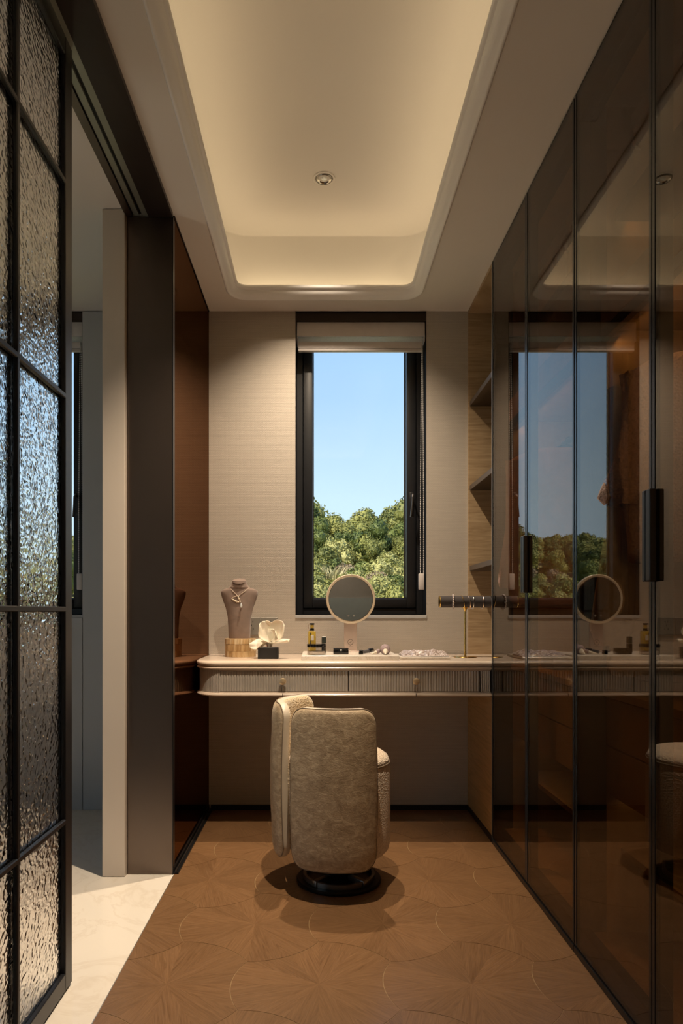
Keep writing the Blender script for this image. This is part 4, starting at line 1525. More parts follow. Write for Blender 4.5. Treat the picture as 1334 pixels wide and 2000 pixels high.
# ---- sockets on the wall
for px, lab in ((475.0, 'grey double wall socket beside the bust, partly hidden by it'), (509.5, 'grey wall socket behind the white flower')):
    x0, x1 = X_(px, D), X_(px + 33.6, D)
    z0, z1 = Z_(1240, D), Z_(1206, D)
    t = empty('wall_socket', ((x0 + x1) / 2, YB - 0.005, z0), lab, 'socket', 'sockets on the window wall')
    solid('plate', M['socket'], t, x0, x1 - 0.001, YB - 0.009, YB - 0.0002, z0, z1, 0.0015)
    hs = MB()
    xc, zc = (x0 + x1) / 2, (z0 + z1) / 2
    for dx, dz in ((-0.006, 0.022), (0.006, 0.022), (0.0, 0.004), (-0.008, -0.014), (0.008, -0.014)):
        hs.box(xc + dx - 0.0014, xc + dx + 0.0014, YB - 0.0094, YB - 0.0085, zc + dz - 0.004, zc + dz + 0.004)
    hs.build('slot', M['black_matt'], t)

# ---- porcelain flower on a black block
FY = yd(1287)
fx0, fx1 = X_(503.5, FY), X_(542.5, FY)
fl = empty('flower_ornament', ((fx0 + fx1) / 2, FY + 0.04, ZD), 'cream porcelain magnolia flower on a black block', 'ornament')
FX, FYc = (fx0 + fx1) / 2 + 0.004, FY + 0.045
zblk = ZD + 0.049
solid('base_block', M['black_matt'], fl, fx0, fx1, FY, FY + 0.09, ZD + 0.0004, zblk, 0.0012)
MB().box(fx1 - 0.001, fx1 + 0.006, FY + 0.012, FY + 0.09, ZD + 0.0004, zblk - 0.001, 0.001).build('acrylic_plate', M['clear'], fl)


def petal(base, direction, up, length, width, curl, cup, seed, wav=0.006):
    b = Vector(base)
    d = Vector(direction).normalized()
    u_ = (Vector(up) - Vector(up).dot(d) * d).normalized()
    s_ = d.cross(u_)
    r_ = random.Random(seed)
    ph = [r_.uniform(0, 6.28) for _ in range(4)]

    def fn(q, v):
        x = (q * 2 - 1)
        w = width * (math.sin(PI * min(1, 0.10 + 0.80 * v ** 0.75)) ** 0.65)
        w *= (0.30 + 0.70 * min(1, v * 1.8))
        L = length * v * (1 - 0.10 * x * x * v)
        lift = curl * v * v * length + cup * (x * x) * w * (0.4 + 0.6 * v)
        rip = wav * v * v * (math.sin(5 * x + ph[0]) * 0.6 + math.sin(9 * x + ph[1]) * 0.4) + 0.35 * wav * v * math.sin(7 * v + 4 * x + ph[2])
        return tuple(b + d * L + s_ * (x * w) + u_ * (lift + rip))
    m = MB().grid(fn, 17, 13)
    o = m.build('petal', M['porcelain'], fl, angle=180, recalc=False)
    md = o.modifiers.new('thick', 'SOLIDIFY')
    md.thickness = 0.0035
    md.offset = 0
    sb = o.modifiers.new('soft', 'SUBSURF')
    sb.levels = sb.render_levels = 1
    return o


cz = zblk + 0.020
C0 = (FX - 0.002, FYc, cz)
petal((FX + 0.004, FYc - 0.012, cz + 0.004), (-0.52, -0.10, 0.85), (0.45, -0.75, 0.45), 0.098, 0.056, 0.22, 0.38, 1)       # upper left, facing us
petal((FX + 0.012, FYc - 0.014, cz + 0.004), (0.62, -0.05, 0.78), (-0.35, -0.75, 0.5), 0.104, 0.052, 0.25, 0.45, 2)       # upper right
petal((FX - 0.010, FYc, cz + 0.002), (-0.95, -0.15, 0.10), (0.15, -0.60, 0.75), 0.078, 0.040, -0.30, -0.35, 3)            # left, drooping
petal((FX + 0.000, FYc - 0.010, cz), (0.95, -0.25, 0.02), (0, -0.2, 1), 0.098, 0.036, 0.12, 0.25, 4)                      # right, lying
petal((FX, FYc + 0.01, cz), (-0.15, 0.75, 0.65), (0, -0.6, 0.6), 0.085, 0.050, 0.3, 0.4, 5)                               # back
petal((FX + 0.004, FYc - 0.004, cz + 0.004), (0.10, -0.55, 0.60), (0, 0.75, 0.75), 0.050, 0.042, 0.55, 0.7, 6)            # inner cup
petal((FX + 0.010, FYc + 0.002, cz + 0.006), (0.35, -0.20, 0.85), (-0.3, -0.8, 0.3), 0.060, 0.034, 0.3, 0.5, 7)           # inner small
MB().lathe([(0.010, zblk), (0.013, zblk + 0.008), (0.016, cz), (0.010, cz + 0.008)], (FX, FYc), 14).build('calyx', M['porcelain'], fl)

# ---- marble trays
TYf = yd(1289.5)
tray1 = tag(solid('marble_tray', M['tray_marble'], None, X_(588.5, TYf), X_(779.5, TYf), TYf, 3.275, ZD + 0.0004, ZD + 0.0185, 0.0015),
            'long white marble tray under the mirror and cosmetics', 'tray')
T2f = yd(1288.3)
tray2 = tag(solid('slim_tray', M['tray_marble'], None, X_(782, T2f), X_(879, T2f), T2f, 3.20, ZD + 0.0004, ZD + 0.0115, 0.0015),
            'thin pale tray under the folded scarf', 'tray')
ZT1, ZT2 = ZD + 0.019, ZD + 0.012

# ---- lighted table mirror
MY = 3.19
mx_, mz_ = X_(685, MY), Z_(1170, MY)
mr = empty('table_mirror', (mx_, MY + 0.02, ZT1), 'round cosmetic mirror on a flat nude-pink stand', 'mirror')
zst = Z_(1214, MY)
MB().box(X_(672.3, MY), X_(697.7, MY), MY + 0.012, MY + 0.030, ZT1, mz_, 0.003).build('stand', M['mirror_case'], mr)
MB().box(X_(668, MY), X_(702, MY), MY + 0.004, MY + 0.060, ZT1, ZT1 + 0.005, 0.002).build('foot', M['mirror_case'], mr)


def disc_y(prof, cx, cz_, seg=56):
    """lathe about the Y axis; prof = (r, y)"""
    vs, fs = [], []
    for r_, y in prof:
        for k in range(seg):
            a = 2 * PI * k / seg
            vs.append((cx + r_ * math.cos(a), y, cz_ + r_ * math.sin(a)))
    for i in range(len(prof) - 1):
        for k in range(seg):
            p, q = i * seg + k, i * seg + (k + 1) % seg
            fs.append((p, q, q + seg, p + seg))
    fs.append(tuple(k for k in range(seg)))
    fs.append(tuple((len(prof) - 1) * seg + k for k in range(seg)))
    return MB().add(vs, fs)


ro_, ri_ = 48.2 * MY / FPX, 43.2 * MY / FPX
disc_y([(ri_, MY - 0.0085), (ro_ - 0.003, MY - 0.009), (ro_, MY - 0.006), (ro_, MY + 0.006), (ro_ - 0.004, MY + 0.010), (0.01, MY + 0.0115)], mx_, mz_).build('rim', M['mirror_rim'], mr)
gl_ = disc_y([(ri_ + 0.0003, MY - 0.0090), (ri_ - 0.0015, MY - 0.0094), (0.002, MY - 0.0094)], mx_, mz_).build('mirror_glass', M['mirror'], mr, smooth=False)
for px in (680.2, 691.0):
    disc_y([(0.0048, MY - 0.0095), (0.0045, MY - 0.0100), (0.001, MY - 0.0100)], X_(px, MY), Z_(1202.5, MY), 20).build('touch_button', M['socket'], gl_)
# the ring emblem on the stand
ex, ez = X_(684.8, MY), Z_(1254.5, MY)
em = MB().tube([(ex + 0.0125 * math.cos(a), MY + 0.0116, ez + 0.0125 * math.sin(a)) for a in [2 * PI * k / 36 for k in range(36)]], 0.0007, 6, closed=True)
em.tube([(ex - 0.0045, MY + 0.0116, ez - 0.002), (ex + 0.0050, MY + 0.0116, ez + 0.0035)], 0.0007, 6)
em.tube([(ex - 0.003, MY + 0.0116, ez - 0.0165), (ex + 0.002, MY + 0.0116, ez - 0.0130)], 0.0006, 6)
em.tube([(ex - 0.007, MY + 0.0116, ez - 0.0205), (ex + 0.012, MY + 0.0116, ez - 0.0205)], 0.0004, 6)
em.build('emblem', M['bronze_dark'], mr)

# ---- perfume bottle
pY = 3.10
s_ = pY / FPX
pxc = X_(609.5, pY)
pf = empty('perfume_bottle', (pxc, pY, ZT1), 'amber perfume bottle with black stopper and side loop', 'perfume bottle')
hw = 7.3 * s_
zb0 = ZT1 + 0.0004
zsh = Z_(1232.5, pY)
MB().box(pxc - hw, pxc + hw, pY - 0.016, pY + 0.016, zb0, zsh, 0.003).build('bottle', M['perfume'], pf)
MB().box(pxc - hw - 0.0012, pxc + hw + 0.0012, pY - 0.0175, pY + 0.0175, zb0, zsh + 0.0015, 0.0035).build('glass_wall', M['clear'], pf)
MB().box(pxc - 0.004, pxc + 0.008, pY - 0.0188, pY - 0.0178, Z_(1250, pY), Z_(1240, pY), 0.0004).build('label', M['paper'], pf)
MB().box(pxc - 0.0078, pxc - 0.0040, pY - 0.0186, pY - 0.0178, Z_(1240, pY), Z_(1235, pY)).box(pxc - 0.0078, pxc - 0.0040, pY - 0.0186, pY - 0.0178, Z_(1259, pY), Z_(1250, pY)).build('print_mark', M['black_matt'], pf)
MB().lathe([(0.0098, zsh + 0.0016), (0.0098, Z_(1227.5, pY))], (pxc, pY), 24).build('collar', M['black_gloss'], pf)
MB().lathe([(0.0060, Z_(1227.4, pY)), (0.0085, Z_(1225, pY)), (0.0085, Z_(1222, pY)), (0.0070, Z_(1220.6, pY))], (pxc, pY), 24).build('stopper', M['perfume'], pf)
MB().lathe([(0.0100, Z_(1220.4, pY)), (0.0108, Z_(1219.5, pY)), (0.0108, Z_(1218, pY)), (0.0095, Z_(1217, pY))], (pxc, pY), 24).build('cap', M['black_gloss'], pf)
MB().tube([(pxc - 0.0095 + 0.0085 * math.cos(a) * 0.8, pY - 0.004, Z_(1225, pY) + 0.017 * math.sin(a)) for a in [2 * PI * k / 24 for k in range(24)]], 0.0011, 6, closed=True).build('loop', M['rose_gold'], pf)

# ---- small dark bottle behind the jar
qY = 3.14
qx = X_(632.6, qY)
qb = empty('dark_bottle', (qx, qY, ZT1), 'small dark green-black bottle behind the black-lidded jar', 'bottle')
MB().box(qx - 0.0105, qx + 0.0105, qY - 0.010, qY + 0.010, ZT1 + 0.0004, Z_(1257, qY), 0.002).build('bottle', M['black_gloss'], qb)
MB().box(qx - 0.0103, qx + 0.0103, qY - 0.0098, qY + 0.0098, Z_(1256.4, qY), Z_(1243.2, qY), 0.002).build('cap', plain('dark_green_cap', (0.045, 0.055, 0.05), 0.25), qb)

# ---- black-lidded glass jar
jY = 3.005
jx = X_(618.3, jY)
jr = 18.8 * jY / FPX
jz0, jz1, jz2 = ZT1 + 0.0004, Z_(1265, jY - jr), Z_(1258.6, jY - jr)
jy_ = jY + 0.012
jt = empty('cosmetic_jar', (jx, jy_, ZT1), 'wide clear cosmetic jar with flat black lid', 'jar')
MB().lathe([(jr - 0.004, jz0), (jr - 0.001, jz0 + 0.002), (jr - 0.001, jz1 - 0.002), (jr - 0.003, jz1)], (jx, jy_), 48).build('glass_body', M['clear'], jt)
MB().lathe([(jr - 0.006, jz0 + 0.002), (jr - 0.005, jz0 + 0.014), (0.004, jz0 + 0.016)], (jx, jy_), 40).build('powder', M['cream_powder'], jt)
MB().lathe([(jr, jz1 + 0.0003), (jr + 0.0004, jz1 + 0.002), (jr + 0.0004, jz2 - 0.002), (jr - 0.002, jz2), (0.004, jz2 + 0.0012)], (jx, jy_), 48).build('lid', M['black_gloss'], jt)

# ---- black compact case
cY = 3.02
ct = empty('compact_case', (X_(666, cY), cY + 0.02, ZT1), 'glossy black rectangular compact case on the marble tray', 'compact')
x0, x1 = X_(651.2, cY), X_(680.8, cY)
z0, z1 = ZT1 + 0.0004, Z_(1266.3, cY)
MB().box(x0, x1, cY, cY + 0.045, z0, z1 - 0.006, 0.0025).build('case', M['black_gloss'], ct)
MB().box(x0, x1, cY, cY + 0.045, z1 - 0.0055, z1, 0.0022).build('lid', M['black_gloss'], ct)
MB().box((x0 + x1) / 2 - 0.004, (x0 + x1) / 2 + 0.004, cY - 0.0012, cY + 0.001, z1 - 0.011, z1 - 0.006, 0.0006).build('clasp', M['silver'], ct)

# ---- small black cube jar
cY = 3.01
ct = empty('mini_jar', (X_(705, cY), cY + 0.01, ZT1), 'tiny square black jar right of the mirror stand', 'jar')
x0, x1 = X_(701, cY), X_(709.5, cY)
MB().box(x0, x1, cY, cY + 0.02, ZT1 + 0.0004, ZT1 + 0.013, 0.002).build('jar_body', M['black_gloss'], ct)
MB().box(x0 - 0.0003, x1 + 0.0003, cY - 0.0003, cY + 0.0203, ZT1 + 0.0133, ZT1 + 0.0195, 0.002).build('lid', M['black_matt'], ct)


def axis_loft(p0, p1, stops, name, mat, parent, seg=18, flat=1.0):
    p0, p1 = Vector(p0), Vector(p1)
    pts = [p0 + (p1 - p0) * s for s, _ in stops]
    return MB().tube(pts, 0, seg, radii=[r_ for _, r_ in stops]).build(name, mat, parent, angle=60)


# ---- eye palette leaning: dark folded case
lp_ = empty('lipstick_case', (X_(719, 3.06), 3.06, ZT1), 'grey-black lipstick tube lying slanted behind the tiny jar', 'lipstick')
axis_loft((X_(710, 3.05), 3.05, ZT1 + 0.0085), (X_(727, 3.09), 3.09, ZT1 + 0.0150), [(0, 0.001), (0.01, 0.0075), (0.55, 0.0082), (0.57, 0.0078)], 'tube', plain('grey_case', (0.10, 0.095, 0.10), 0.3), lp_)
axis_loft((X_(719.5, 3.07), 3.0725, ZT1 + 0.0123), (X_(728, 3.09), 3.092, ZT1 + 0.0160), [(0, 0.0088), (0.2, 0.0092), (0.95, 0.0092), (1, 0.007)], 'cap', M['black_gloss'], lp_)
# ---- two make-up brushes with pointed white tips
b1 = empty('makeup_brush', (X_(733, 3.02), 3.02, ZT1), 'small makeup brush with brown hair and long cream ferrule', 'makeup brush', 'makeup brushes on the marble tray')
axis_loft((X_(724.5, 2.985), 2.985, ZT1 + 0.0030), (X_(736, 3.03), 3.03, ZT1 + 0.0105), [(0, 0.0012), (0.4, 0.0035), (0.8, 0.0065), (1, 0.0078)], 'ferrule', M['brush_tip'], b1)
axis_loft((X_(734.5, 3.025), 3.024, ZT1 + 0.0100), (X_(741, 3.05), 3.05, ZT1 + 0.0135), [(0, 0.0078), (0.3, 0.0095), (0.7, 0.0098), (0.92, 0.007), (1, 0.001)], 'bristles', M['brush_hair'], b1)
b2 = empty('makeup_brush', (X_(752, 3.03), 3.03, ZT1), 'large round makeup brush with mauve hair and white tip', 'makeup brush', 'makeup brushes on the marble tray')
axis_loft((X_(753, 2.97), 2.972, ZT1 + 0.0025), (X_(752.5, 3.015), 3.012, ZT1 + 0.014), [(0, 0.001), (0.3, 0.0035), (0.7, 0.008), (1, 0.0120)], 'ferrule', M['brush_tip'], b2)
axis_loft((X_(752.5, 3.015), 3.010, ZT1 + 0.0175), (X_(752.3, 3.06), 3.062, ZT1 + 0.0235), [(0, 0.0090), (0.15, 0.018), (0.4, 0.0232), (0.7, 0.0225), (0.92, 0.014), (1, 0.002)], 'bristles', M['brush_hair'], b2)

# ---- folded silk scarf
sY0, sY1 = 2.985, 3.135
sx0, sx1 = X_(783, 3.04), X_(873, 3.04)
sc_ = empty('silk_scarf', ((sx0 + sx1) / 2, 3.06, ZT2), 'speckled cream and brown silk scarf folded on the thin tray', 'scarf')


def scarf(lo, hi, k0, k1, seed):
    def top(u, v):
        x = sx0 + (sx1 - sx0) * u
        c, s = u * 2 - 1, v * 2 - 1
        e = max(0.0, 1 - abs(s) ** 3) ** 0.5 * max(0.0, 1 - abs(c) ** 5) ** 0.5
        p = Vector((u * 5 + seed, v * 3, 0))
        h = lo + (hi - lo) * e * (0.72 + 0.42 * noise.noise(p) + 0.20 * noise.noise(p * 2.7) + 0.20 * c * c)
        h += 0.003 * e * math.sin(26 * u + 7 * v + 3 * noise.noise(p))
        return (x + 0.004 * noise.noise(p * 2), sY0 + (sY1 - sY0) * (k0 + (k1 - k0) * v) + 0.010 * math.sin(3 * u + seed), ZT2 + max(0.0006, h))
    return MB().grid(top, 60, 22)


scarf(0.001, 0.017, 0.0, 1.0, 2.0).build('lower_fold', M['scarf'], sc_, angle=180)
scarf(0.004, 0.026, 0.28, 0.95, 9.0).build('upper_fold', M['scarf'], sc_, angle=180)

# ---- bracelet stand
SY = 3.11
sxp = X_(908.5, SY)
zbar = Z_(1175.3, SY)
rbar = 11.2 * SY / FPX
bx0, bx1 = X_(857.5, SY), 2 * sxp - X_(857.5, SY)
bs = empty('bracelet_stand', (sxp, SY, ZD), 'gold T-bar bracelet stand with dark grey padded bar', 'jewellery stand')
MB().lathe([(0.050, ZD + 0.0004), (0.052, ZD + 0.002), (0.050, ZD + 0.004), (0.006, ZD + 0.006), (0.0052, ZD + 0.010)], (sxp, SY), 44).build('base_disc', M['gold'], bs)
MB().lathe([(0.0052, ZD + 0.008), (0.0045, ZD + 0.03), (0.0045, zbar - rbar - 0.012)], (sxp, SY), 20).build('post', M['gold'], bs)
MB().lathe([(0.0045, zbar - rbar - 0.018), (0.006, zbar - rbar - 0.012), (0.011, zbar - rbar - 0.002), (0.013, zbar - rbar + 0.006), (0.010, zbar - rbar + 0.010)], (sxp, SY), 24).build('cup', M['gold'], bs)


def bar_x(prof, name, mat, parent, seg=36):
    vs, fs = [], []
    for x, r_ in prof:
        for k in range(seg):
            a = 2 * PI * k / seg
            vs.append((x, SY + r_ * math.cos(a), zbar + r_ * math.sin(a)))
    for i in range(len(prof) - 1):
        for k in range(seg):
            p, q = i * seg + k, i * seg + (k + 1) % seg
            fs.append((p, q, q + seg, p + seg))
    fs.append(tuple(range(seg)))
    fs.append(tuple((len(prof) - 1) * seg + k for k in range(seg)))
    return MB().add(vs, fs).build(name, mat, parent)


bar_x([(bx0 + 0.0045, rbar), (bx1 - 0.0045, rbar)], 'padded_bar', plain('charcoal_suede', (0.055, 0.047, 0.047), 0.85, var=0.1), bs)
bar_x([(bx0, rbar - 0.004), (bx0 + 0.0004, rbar), (bx0 + 0.004, rbar + 0.0006)], 'end_cap', M['gold'], bs)
bar_x([(bx1 - 0.004, rbar + 0.0006), (bx1 - 0.0004, rbar), (bx1, rbar - 0.004)], 'end_cap', M['gold'], bs)

# bracelets hang on the bar: their top rests on it
rb_ = rbar + 0.0042


def ring_pts(x, lean, n=40, r_=None):
    r_ = r_ or rb_
    return [(x + lean * math.sin(2 * PI * k / n), SY + r_ * math.cos(2 * PI * k / n), zbar - 0.0018 + r_ * math.sin(2 * PI * k / n)) for k in range(n)]


pr_ = empty('bracelet', (X_(885, SY), SY, zbar - rb_), 'pearl bead bracelet, leftmost on the padded bar', 'bracelet', 'bracelets on the stand')
px0 = X_(885, SY)
m = MB()
for k in range(22):
    a = 2 * PI * k / 22
    m.sphere((px0 + 0.005 * math.cos(a), SY + (rb_ + 0.002) * math.cos(a), zbar - 0.002 + (rb_ + 0.002) * math.sin(a)), 0.0042, 10, 7)
m.build('pearl_string', M['pearl'], pr_)
solid('clasp_bead', M['silver'], pr_, px0 - 0.004, px0 + 0.003, SY - rb_ - 0.004, SY - rb_ + 0.002, zbar - 0.006, zbar - 0.001, 0.001)
for px, lean, mt, lab in ((903.5, -0.006, 'gold', 'gold open bangle beside the pearl bracelet, just left of the post'),
                          (915.5, -0.0045, 'rose_gold', 'thin pale bangle just right of the gold post'),
                          (923.0, 0.0, 'silver', 'silver bangle, middle of the three right of the post'),
                          (942.0, 0.001, 'rose_gold', 'rose gold bangle nearest the wardrobe edge')):
    t = empty('bracelet', (X_(px, SY), SY, zbar - rb_), lab, 'bracelet', 'bracelets on the stand')
    pts = ring_pts(X_(px, SY), lean)
    MB().tube(pts, 0.0016, 8, closed=True).build('band', M[mt], t)
    m = MB()
    for k in (29, 30, 31, 33):
        m.sphere(pts[k], 0.0024, 8, 5)
    m.build('studs', M[mt], t)

# ================================================================== HILLSIDE
def hill_z(x, y):
    t = x / max(y, 1.0)
    t = max(-0.6, min(0.4, t))
    e = 0.094 + 0.02 * t + 0.006 * math.sin(14 * t + 4.0)
    q = max(0.0, min(1.0, (y - 18.0) / 62.0))
    q = q * q * (3 - 2 * q)
    base = -4.0
    z = base + (e * 80.0 - base) * q
    if y > 80: z -= (y - 80) * 0.12
    return z + 0.5 * noise.noise(Vector((x * 0.12, y * 0.12, 0)))


gm = MB()
nx_, ny_ = 60, 50
gm.grid(lambda u, v: ((u * 1.1 - 0.62) * (16 + 94 * v) * 1.15, 16 + 94 * v, hill_z((u * 1.1 - 0.62) * (16 + 94 * v) * 1.15, 16 + 94 * v)), nx_, ny_)


def m_ground():
    t = NT('dry_grass_slope')
    n1 = t.noise(t.coords(), 0.8, 6, 0.7)
    col = t.ramp(n1, [(0.35, (0.17, 0.16, 0.05)), (0.5, (0.36, 0.30, 0.11)), (0.65, (0.50, 0.40, 0.18))])
    t.principled(col, 0.9)
    return t.m


hill = tag(gm.build('hillside', m_ground(), None, angle=180), 'grassy hillside rising outside the window', 'hill', kind='structure')

ground = tag(MB().box(-160, 160, -160, 16.5, -6.0, -5.0).box(-160, -60, 16, 120, -6, -5).box(60, 160, 16, 120, -6, -5).build('ground', bpy.data.materials['dry_grass_slope'], None, smooth=False),
             'grassy ground around the house, below the window', 'ground', kind='structure')

LEAF = {
    'dark': m_leaf('dark_green_leaves', (0.055, 0.080, 0.018), (0.24, 0.26, 0.060)),
    'olive': m_leaf('olive_green_leaves', (0.12, 0.13, 0.030), (0.40, 0.37, 0.10)),
    'bright': m_leaf('yellow_green_leaves', (0.21, 0.21, 0.045), (0.55, 0.49, 0.18)),
    'straw': m_leaf('straw_blades', (0.36, 0.29, 0.12), (0.66, 0.55, 0.28)),
    'rust': m_leaf('rusty_leaves', (0.24, 0.17, 0.09), (0.46, 0.33, 0.19)),
}
BARK = plain('bark', (0.13, 0.10, 0.075), 0.9, var=0.2)


def crown_mesh(name, mat, seed, n_leaf, leaf, rad, h, lumps):
    r_ = random.Random(seed)
    blobs = []
    for _ in range(lumps):
        a, q = r_.uniform(0, 2 * PI), r_.random() ** 0.5
        zz = r_.uniform(0.22, 0.86)
        env = math.sin(PI * min(1, 0.12 + 0.80 * zz)) ** 0.6
        blobs.append((Vector((rad * 0.62 * q * env * math.cos(a), rad * 0.62 * q * env * math.sin(a), h * zz)), rad * r_.uniform(0.34, 0.52)))
    vs, fs = [], []
    for k in range(n_leaf):
        c, br = blobs[k % lumps]
        d = Vector((r_.gauss(0, 1), r_.gauss(0, 1), r_.gauss(0.25, 1))).normalized()
        p = c + d * br * r_.uniform(0.78, 1.08)
        nrm = (d + Vector((r_.gauss(0, .5), r_.gauss(0, .5), r_.gauss(0.2, .5)))).normalized()
        a = nrm.orthogonal().normalized()
        a = (Matrix.Rotation(r_.uniform(0, 6.28), 3, nrm) @ a)
        b = nrm.cross(a)
        L, W = leaf * r_.uniform(0.7, 1.3), leaf * r_.uniform(0.35, 0.6)
        i = len(vs)
        vs += [p - a * L * .5, p + b * W * .5 + nrm * W * .15, p + a * L * .5, p - b * W * .5 + nrm * W * .15]
        fs += [(i, i + 1, i + 2), (i, i + 2, i + 3)]
    m = MB()
    m.v = [tuple(v) for v in vs]
    m.f = fs
    for c, br in blobs:
        m.sphere(tuple(c), br * 0.80, 8, 6)
    me = bpy.data.meshes.new(name)
    me.from_pydata(m.v, [], m.f)
    me.materials.append(mat)
    return me


def blade_mesh(name, mat, seed, n, h, rad):
    r_ = random.Random(seed)
    vs, fs = [], []
    for k in range(n):
        a, q = r_.uniform(0, 2 * PI), r_.random() ** 0.5
        x, y = rad * q * math.cos(a), rad * q * math.sin(a)
        hh = h * r_.uniform(0.55, 1.1)
        lx, ly = r_.gauss(0, .28) * hh, r_.gauss(0, .28) * hh
        b = r_.uniform(0, PI)
        w = 0.05 * r_.uniform(.7, 1.6)
        dx, dy = w * math.cos(b), w * math.sin(b)
        i = len(vs)
        vs += [(x - dx, y - dy, -0.1), (x + dx, y + dy, -0.1), (x + lx * .4 + dx, y + ly * .4 + dy, hh * .65), (x + lx * .4 - dx, y + ly * .4 - dy, hh * .65), (x + lx, y + ly, hh)]
        fs += [(i, i + 1, i + 2, i + 3), (i + 3, i + 2, i + 4)]
    me = bpy.data.meshes.new(name)
    me.from_pydata(vs, [], fs)
    me.materials.append(mat)
    return me


def trunk_mesh(seed, h, r0):
    r_ = random.Random(seed)
    m = MB().tube([(0, 0, -0.6), (r_.uniform(-.1, .1), r_.uniform(-.1, .1), h * .3), (r_.uniform(-.25, .25), r_.uniform(-.25, .25), h * .62)], r0, 7, radii=[r0, r0 * .8, r0 * .45])
    me = bpy.data.meshes.new('trunk')
    me.from_pydata(m.v, [], m.f)
    me.materials.append(BARK)
    return me


KIND = {}
for nm, mt, nl, lf, rd, hh, lu in (('dark', 'dark', 3000, 0.34, 2.5, 5.0, 13), ('olive', 'olive', 3000, 0.32, 2.3, 4.6, 13),
                                   ('bush', 'olive', 1900, 0.26, 1.35, 1.9, 9), ('bright', 'bright', 2200, 0.24, 1.35, 2.1, 10), ('rust', 'rust', 1500, 0.24, 1.2, 1.8, 8),
                                   ('shade', 'dark', 1700, 0.28, 1.2, 1.7, 8)):
    KIND[nm] = [crown_mesh('foliage', LEAF[mt], hash_ * 13 + len(nm) * 7, nl, lf, rd, hh, lu) for hash_ in (1, 2, 3)]
KIND['straw'] = [blade_mesh('blades', LEAF['straw'], s, 420, 1.5, 0.9) for s in (4, 5)]
TRUNK = [trunk_mesh(s, 4.6, 0.16) for s in (1, 2)]
INFO = {
    'dark': ('broadleaf_tree', 'dark green broadleaf tree on the upper slope outside the window', 'tree', 'dark green trees on the hill'),
    'olive': ('broadleaf_tree', 'olive green broadleaf tree on the upper slope outside the window', 'tree', 'olive green trees on the hill'),
    'bush': ('round_bush', 'rounded olive green bush on the middle of the slope', 'bush', 'olive bushes on the hill'),
    'bright': ('yellow_green_shrub', 'sunlit yellow-green shrub on the lower slope', 'shrub', 'yellow-green shrubs on the hill'),
    'rust': ('rusty_shrub', 'rusty brown shrub among the greenery of the slope', 'shrub', 'rusty shrubs on the hill'),
    'shade': ('dark_bush', 'dark green low bush on the lower slope', 'bush', 'dark bushes on the hill'),
    'straw': ('dry_grass_clump', 'tall straw-coloured dry grass clump on the slope', 'grass clump', 'dry grass clumps on the hill'),
}


PLANTS = []
LOOK = {'dark': 'dark green broadleaf tree', 'olive': 'olive green broadleaf tree', 'bush': 'rounded olive bush', 'bright': 'yellow-green shrub',
        'rust': 'rusty brown shrub', 'shade': 'low dark green bush', 'straw': 'straw-coloured grass clump'}


def plant(kind, x, y, s, seed):
    r_ = random.Random(seed)
    nm, lab, cat, grp = INFO[kind]
    z = hill_z(x, y)
    lab = None
    if kind in ('dark', 'olive'):
        t = empty(nm, (x, y, z), lab, cat, grp)
        t.rotation_euler = (0, 0, r_.uniform(0, 6.28))
        t.scale = (s, s, s * r_.uniform(.85, 1.15))
        for part, me in (('foliage', r_.choice(KIND[kind])), ('trunk', r_.choice(TRUNK))):
            o = bpy.data.objects.new(part, me)
            COL.objects.link(o)
            o.parent = t
        PLANTS.append((t, kind, x, y, z + 4.6 * s))
    else:
        o = bpy.data.objects.new(nm, r_.choice(KIND[kind]))
        COL.objects.link(o)
        o.location = (x, y, z - 0.1)
        o.rotation_euler = (0, 0, r_.uniform(0, 6.28))
        o.scale = (s, s, s * r_.uniform(.85, 1.15))
        tag(o, lab, cat, grp)
        PLANTS.append((o, kind, x, y, z + 1.8 * s))


hr = random.Random(21)
seed = 0
# (direction range x/y, rows) : view through the main window, and what the glass doors and side window show
def scatter(t0, t1, y0, y1, step_y, step_x, chooser):
    global seed
    y = y0
    while y < y1:
        sy = step_y * (0.55 + 0.45 * y / y1)
        x = t0 * y
        while x < t1 * y:
            seed += 1
            xx, yy = x + hr.uniform(-.4, .4) * step_x, y + hr.uniform(-.4, .4) * sy
            k, s = chooser(xx / yy, yy)
            if k: plant(k, xx, yy, s, seed)
            x += step_x * hr.uniform(0.8, 1.2)
        y += sy


def choose_main(t, y):
    q = noise.noise(Vector((t * 14, y * 0.09, 3.3)))
    if y > 66:
        return ('dark' if q < 0.05 else 'olive'), hr.uniform(0.85, 1.25)
    if y > 59:
        k = hr.choice(['dark', 'olive', 'bush', 'bush', 'shade', 'bright'])
        return k, hr.uniform(0.6, 0.8) * (1 if k in ('dark', 'olive') else 1.7)
    r_ = hr.random()
    if y > 42:
        k = 'straw' if q > 0.18 else hr.choice(['bright', 'bush', 'bush', 'shade', 'rust', 'bright', 'straw'])
        return k, hr.uniform(0.85, 1.2) * (1.4 if k == 'straw' else 1)
    k = hr.choice(['bright', 'bright', 'bright', 'straw', 'bush', 'rust', 'shade'])
    return k, hr.uniform(0.55, 0.9)


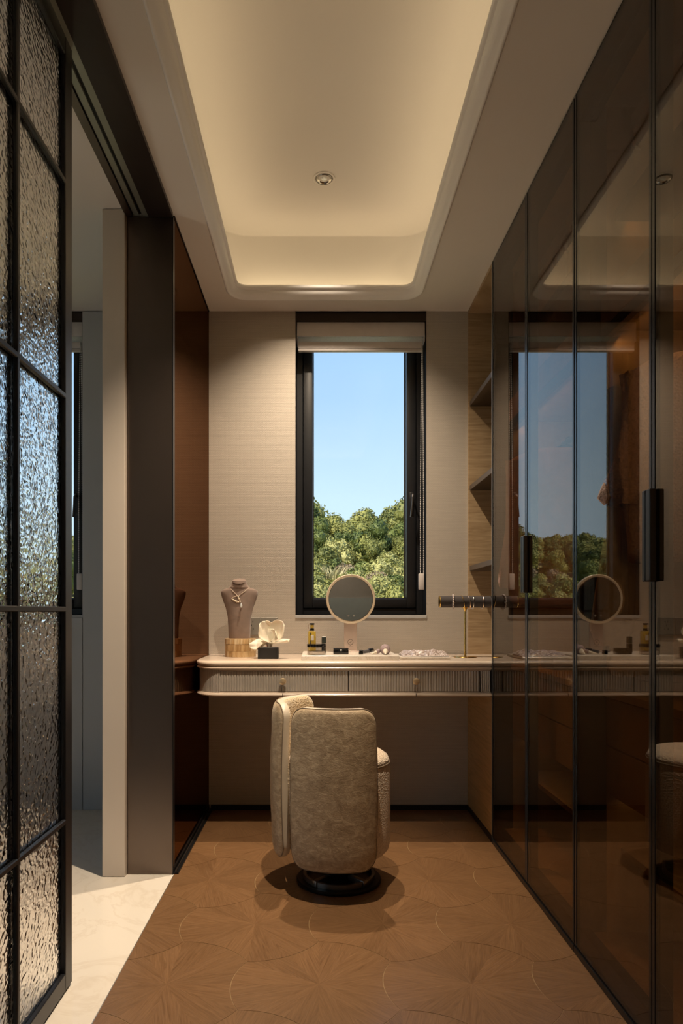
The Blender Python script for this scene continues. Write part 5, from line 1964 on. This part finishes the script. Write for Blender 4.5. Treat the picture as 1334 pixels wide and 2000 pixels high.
def choose_side(t, y):
    if y > 60: return hr.choice(['dark', 'olive', 'olive']), hr.uniform(0.50, 0.72) * (1.5 if t > -0.26 else 1.0)
    k = hr.choice(['olive', 'olive', 'bush', 'dark', 'rust', 'bright'])
    return k, hr.uniform(0.42, 0.60) * (1 if k in ('dark', 'olive') else 1.5)


scatter(-0.06, 0.20, 66.0, 84.0, 4.0, 3.2, choose_main)
scatter(-0.05, 0.18, 52.0, 66.0, 2.6, 2.2, choose_main)
scatter(-0.04, 0.16, 30.0, 52.0, 2.4, 1.6, choose_main)
scatter(-0.44, -0.26, 60.0, 84.0, 3.6, 2.5, choose_side)
scatter(-0.44, -0.26, 44.0, 60.0, 3.2, 2.3, choose_side)
scatter(-0.26, -0.06, 62.0, 84.0, 5.5, 5.0, choose_side)
scatter(0.20, 0.33, 64.0, 84.0, 6.5, 5.5, choose_side)
print('plants', seed)


# each plant's label: its look, where it stands on the slope, and its turn among its like there
cells = {}
for o, kind, x, y, zt in PLANTS:
    px, py = CX + FPX * x / y, CY - FPX * (zt - H) / y
    row = 'on the skyline' if py < 985 else 'on the upper slope' if py < 1045 else 'mid-slope' if py < 1105 else 'low on the slope'
    if px < 500:
        row = 'on the ridge' if y > 72 else 'on the upper slope' if y > 60 else 'mid-slope' if y > 52 else 'low on the slope'
        col = 'left hill, far side' if px < 190 else 'left hill, near side' if px < 285 else 'between the two windows'
    else:
        col = ('past left window edge' if px < 610 else 'left edge of window' if px < 650 else 'left of window centre' if px < 700 else
               'right of window centre' if px < 745 else 'right edge of window' if px < 795 else 'past right window edge')
    cells.setdefault((kind, row, col), []).append((y, o))
ORD = ['nearest', 'second nearest', 'third nearest', 'fourth nearest', 'fifth nearest', 'sixth nearest', 'seventh nearest', 'eighth nearest', 'ninth nearest', 'tenth nearest',
       'eleventh nearest', 'twelfth nearest', 'thirteenth nearest', 'fourteenth nearest', 'fifteenth nearest', 'sixteenth nearest']
for (kind, row, col), lst in cells.items():
    lst.sort(key=lambda q: q[0])
    for i, (y, o) in enumerate(lst):
        o['label'] = LOOK[kind] + ' ' + row + ', ' + col + ('' if len(lst) == 1 else ', ' + ORD[min(i, 15)])
